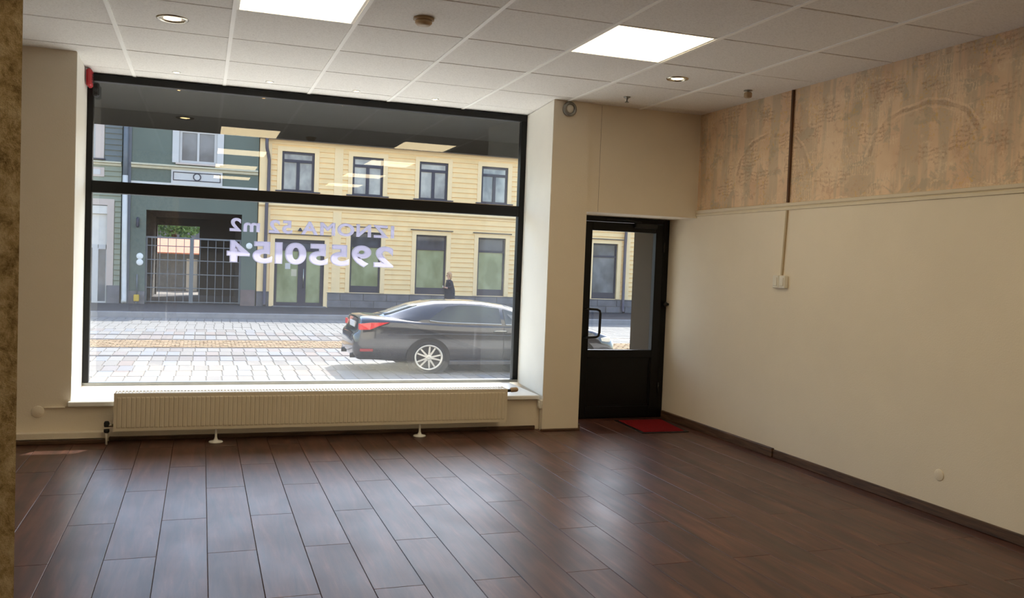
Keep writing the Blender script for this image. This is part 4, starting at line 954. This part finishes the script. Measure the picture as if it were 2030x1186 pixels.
for side in (1, -1):
    yy = lambda o: CY-side*o
    bm = bmesh.new()                                   # wrap-round tail lamp
    P = [(.085, .76, .90), (.10, .80, .90), (.30, .868, .925), (.62, .893, .935), (.42, .882, .86), (.28, .872, .80), (.10, .815, .79), (.085, .76, .80)]
    vo = [bm.verts.new((CX+x-.008, yy(y+.012), ZST+z)) for x, y, z in P]; vi = [bm.verts.new((CX+x+.03, yy(y-.06), ZST+z)) for x, y, z in P]
    bm.faces.new(vo); bm.faces.new(list(reversed(vi)))
    for k in range(len(P)): bm.faces.new((vo[k], vi[k], vi[(k+1) % len(P)], vo[(k+1) % len(P)]))
    bmesh.ops.triangulate(bm, faces=bm.faces); bmesh.ops.recalc_face_normals(bm, faces=bm.faces); put('tail_lamp', bm, 'lamp_red', cr)
    bm = bmesh.new(); B(bm, CX+.10, CX+.34, yy(.845)-.02, yy(.845)+.02, ZST+.40, ZST+.45, .008); put('bumper_reflector', bm, 'reflector_red', cr)
    bm = bmesh.new(); tube(bm, [(CX-.02, yy(.52), ZST+.30), (CX+.25, yy(.52), ZST+.30)], .045, 14); put('exhaust_tip', bm, 'car_black', cr, True)
    bm = bmesh.new(); tube(bm, [(CX+2.62, yy(.90), ZST+.79), (CX+2.66, yy(.925), ZST+.80), (CX+2.84, yy(.925), ZST+.80), (CX+2.88, yy(.90), ZST+.79)], .014, 8); put('door_handle', bm, 'chrome', cr, True)
    bm = bmesh.new(); B(bm, CX+3.42, CX+3.58, yy(1.0)-.09, yy(1.0)+.09, ZST+.92, ZST+1.04, .03); put('side_mirror', bm, 'car_paint', cr)
    bm = bmesh.new(); B(bm, CX+4.75, CX+5.1, yy(.76)-.06, yy(.76)+.06, ZST+.60, ZST+.70, .02); put('headlamp', bm, 'white_plastic', cr)
    bm = bmesh.new(); tube(bm, [(CX+.6, yy(.895), ZST+.70), (CX+1.6, yy(.912), ZST+.735), (CX+2.8, yy(.912), ZST+.72), (CX+4.2, yy(.895), ZST+.68)], .012, 6); put('waist_crease', bm, 'car_paint', cr, True)
    bm = bmesh.new(); B(bm, CX+1.75, CX+3.9, yy(.875)-.02, yy(.875)+.02, ZST+.16, ZST+.24, .01); put('side_skirt', bm, 'car_paint', cr)
    for wx_ in (1.36, 4.34):
        q = Vector((CX+wx_, yy(.90), ZST+.30))
        dirv = Vector((0, -side, 0)); E = 1.14                      # the photo's slightly wide wheels
        def stretch(bm):
            for v in bm.verts: v.co.x = q.x+(v.co.x-q.x)*E
            return bm
        bm = bmesh.new(); lathe(bm, [(0, 0), (.35, 0), (.362, .008), (.362, .016), (0, .016)], q, dirv, 36); put('wheel_arch', stretch(bm), 'car_black', cr)
        bm = bmesh.new(); lathe(bm, [(.20, -.16), (.28, -.16), (.30, -.12), (.30, .0), (.29, .03), (.26, .042), (.225, .036), (.21, .02)], q, dirv, 40); wh = put('tyre', stretch(bm), 'tyre_rubber', cr, True)
        bm = bmesh.new(); lathe(bm, [(.205, .02), (.232, .036), (.236, .044), (.222, .046), (.205, .036), (.198, .0)], q, dirv, 40)
        bmesh.ops.delete(bm, geom=[f for f in bm.faces if len(f.verts) > 4], context='FACES_ONLY'); put('rim', stretch(bm), 'wheel_silver', wh, True)
        bm = bmesh.new(); lathe(bm, [(0, .0), (.2, .0), (.2, .006), (0, .006)], q+dirv*.016, dirv, 24); put('brake_disc', stretch(bm), 'car_black', wh)
        bm = bmesh.new()
        for k in range(10):
            a = 2*math.pi*(k+.5)/10+(.075 if k % 2 else -.075); ca, sa = math.cos(a), math.sin(a)
            tv = Vector((-sa, 0, ca)); rv = Vector((ca, 0, sa)); vv = []
            for r_, hw, dp in ((.03, .017, .042), (.215, .013, .034)):
                for s_ in (-1, 1):
                    for d_2 in (dp, dp-.014): vv.append(bm.verts.new(q+rv*r_+tv*hw*s_+dirv*d_2))
            for f in ((0, 2, 6, 4), (1, 5, 7, 3), (0, 4, 5, 1), (2, 3, 7, 6), (0, 1, 3, 2), (4, 6, 7, 5)): bm.faces.new([vv[i] for i in f])
        lathe(bm, [(0, .02), (.045, .02), (.045, .042), (.03, .05), (0, .052)], q, dirv, 20)
        bmesh.ops.recalc_face_normals(bm, faces=bm.faces); put('spokes', stretch(bm), 'wheel_silver', wh)
bm = bmesh.new(); B(bm, CX+.085, CX+.13, CY-.26, CY+.26, ZST+.80, ZST+.91, .006); put('number_plate', bm, 'white_stucco', cr)
bm = bmesh.new(); tube(bm, [(CX+2.82, CY-.907, ZST+.26), (CX+2.82, CY-.913, ZST+.6), (CX+2.82, CY-.9, ZST+.88)], .004, 6); put('door_seam', bm, 'car_black', cr)

# ------------------------------------------------------------------ walking person on the far pavement
PX, PY = 8.52, 31.0
pe = empty('person', (PX, PY, ZPAV), 'person in a dark coat with fair hair walking past the yellow house', 'person')
def skinned(name, joints, edges, mat, root=0, sub=2):
    me = bpy.data.meshes.new(name); me.from_pydata([Vector(j[:3]) for j in joints], edges, [])
    o = bpy.data.objects.new(name, me); COL.objects.link(o); o.parent = pe; o.location = (0, 0, 0); WLOC[o.name] = Vector((PX, PY, ZPAV))
    md = o.modifiers.new('skin', 'SKIN'); md.use_smooth_shade = True
    for v, j in zip(me.skin_vertices[0].data, joints):
        r = j[3]; v.radius = r if isinstance(r, tuple) else (r, r)
    me.skin_vertices[0].data[root].use_root = True
    s = o.modifiers.new('subdivision', 'SUBSURF'); s.levels = s.render_levels = sub
    me.materials.append(MATS[mat]); return o
# walking to the left (-x), height 1.53, both forearms folded in front holding a phone
J = [(0, 0, .80, (.12, .10)), (.0, 0, .98, (.105, .085)), (-.015, 0, 1.13, (.125, .09)), (-.02, 0, 1.24, (.08, .06)), (-.03, 0, 1.31, .045), (-.045, 0, 1.40, (.075, .085)), (-.045, 0, 1.475, (.06, .07)),
     (-.02, -.17, 1.20, .05), (.02, -.2, 1.0, .042), (-.14, -.16, .96, .034), (-.22, -.08, .98, .028), (-.02, .17, 1.20, .05), (.02, .2, 1.0, .042), (-.14, .16, .95, .034), (-.22, .06, .97, .028),
     (0, -.085, .74, .08), (-.12, -.085, .42, .055), (-.17, -.085, .08, .036), (-.27, -.085, .03, .03), (0, .085, .74, .08), (.10, .085, .42, .055), (.24, .085, .13, .036), (.16, .085, .04, .03)]
Ed = [(0, 1), (1, 2), (2, 3), (3, 4), (4, 5), (5, 6), (2, 7), (7, 8), (8, 9), (9, 10), (2, 11), (11, 12), (12, 13), (13, 14), (0, 15), (15, 16), (16, 17), (17, 18), (0, 19), (19, 20), (20, 21), (21, 22)]
bod = skinned('body', J, Ed, 'skin')
Jc = [(0.01, 0, .50, (.26, .25)), (0, 0, .72, (.22, .2)), (0, 0, .96, (.175, .15)), (-.012, 0, 1.13, (.175, .14)), (-.02, 0, 1.24, (.095, .075)), (-.026, 0, 1.285, (.06, .06)),
      (-.02, -.18, 1.19, .072), (.02, -.21, 1.0, .06), (-.13, -.165, .965, .05), (-.02, .18, 1.19, .072), (.02, .21, 1.0, .06), (-.13, .165, .955, .05)]
skinned('coat', Jc, [(0, 1), (1, 2), (2, 3), (3, 4), (4, 5), (3, 6), (6, 7), (7, 8), (3, 9), (9, 10), (10, 11)], 'coat_dark', 1)
Jt = [(0, 0, .78, (.13, .12)), (0, -.085, .70, .095), (-.12, -.085, .42, .075), (-.165, -.085, .12, .06), (0, .085, .70, .095), (.10, .085, .42, .075), (.225, .085, .17, .06)]
skinned('trousers', Jt, [(0, 1), (1, 2), (2, 3), (0, 4), (4, 5), (5, 6)], 'trousers_dark')
for sx_, sy_, sz_ in ((-.23, -.085, .03), (.19, .085, .05)):
    bm = bmesh.new(); bmesh.ops.create_uvsphere(bm, u_segments=14, v_segments=8, radius=1, matrix=Matrix.Translation((PX+sx_, PY+sy_, ZPAV+sz_+.012)) @ Matrix.Diagonal((.13, .048, .042, 1))); put('shoe', bm, 'shoe_dark', pe, True)
bm = bmesh.new(); bmesh.ops.create_uvsphere(bm, u_segments=20, v_segments=14, radius=1, matrix=Matrix.Translation((PX-.03, PY, ZPAV+1.445)) @ Matrix.Diagonal((.102, .098, .105, 1)))
for v in bm.verts:
    if v.co.x < PX-.06 and v.co.z < ZPAV+1.46: v.co.x = PX-.06
    if v.co.x > PX-.03 and v.co.z < ZPAV+1.42: v.co.z -= .10
put('hair', bm, 'hair_blond', pe, True)
# face: eyes, nose, mouth
bm = bmesh.new()
for s_ in (-1, 1): bmesh.ops.create_uvsphere(bm, u_segments=8, v_segments=6, radius=.012, matrix=Matrix.Translation((PX-.122, PY+s_*.033, ZPAV+1.415)))
put('eyes', bm, 'car_black', pe, True)
bm = bmesh.new(); lathe(bm, [(0, 0), (.016, 0), (.012, .03), (.004, .045), (0, .046)], (PX-.125, PY, ZPAV+1.365), (-.25, 0, 1), 10); put('nose', bm, 'skin', pe, True)
bm = bmesh.new(); B(bm, PX-.127, PX-.115, PY-.024, PY+.024, ZPAV+1.338, ZPAV+1.348, .003); put('mouth', bm, 'reflector_red', pe)
for s_ in (-1, 1):
    for k in range(5):
        y0 = PY+s_*.07-s_*(.016*k); hx = PX-.225
        bm = bmesh.new()
        if k == 0: tube(bm, [(hx+.01, y0+s_*.005, ZPAV+.985), (hx-.012, y0-s_*.004, ZPAV+1.01), (hx-.022, y0-s_*.014, ZPAV+1.022)], .0085, 7)
        else: tube(bm, [(hx, y0, ZPAV+.975), (hx-.03, y0-s_*.012, ZPAV+.972), (hx-.036+.004*k, y0-s_*.03, ZPAV+.985)], .008, 7)
        put('finger', bm, 'skin', bod, True)
ph = box('phone', PX-.262, PX-.252, PY-.04, PY+.04, ZPAV+.96, ZPAV+1.04, 'white_plastic', None, .003); tag(ph, 'pale phone held in the hands of the passer-by', 'phone')
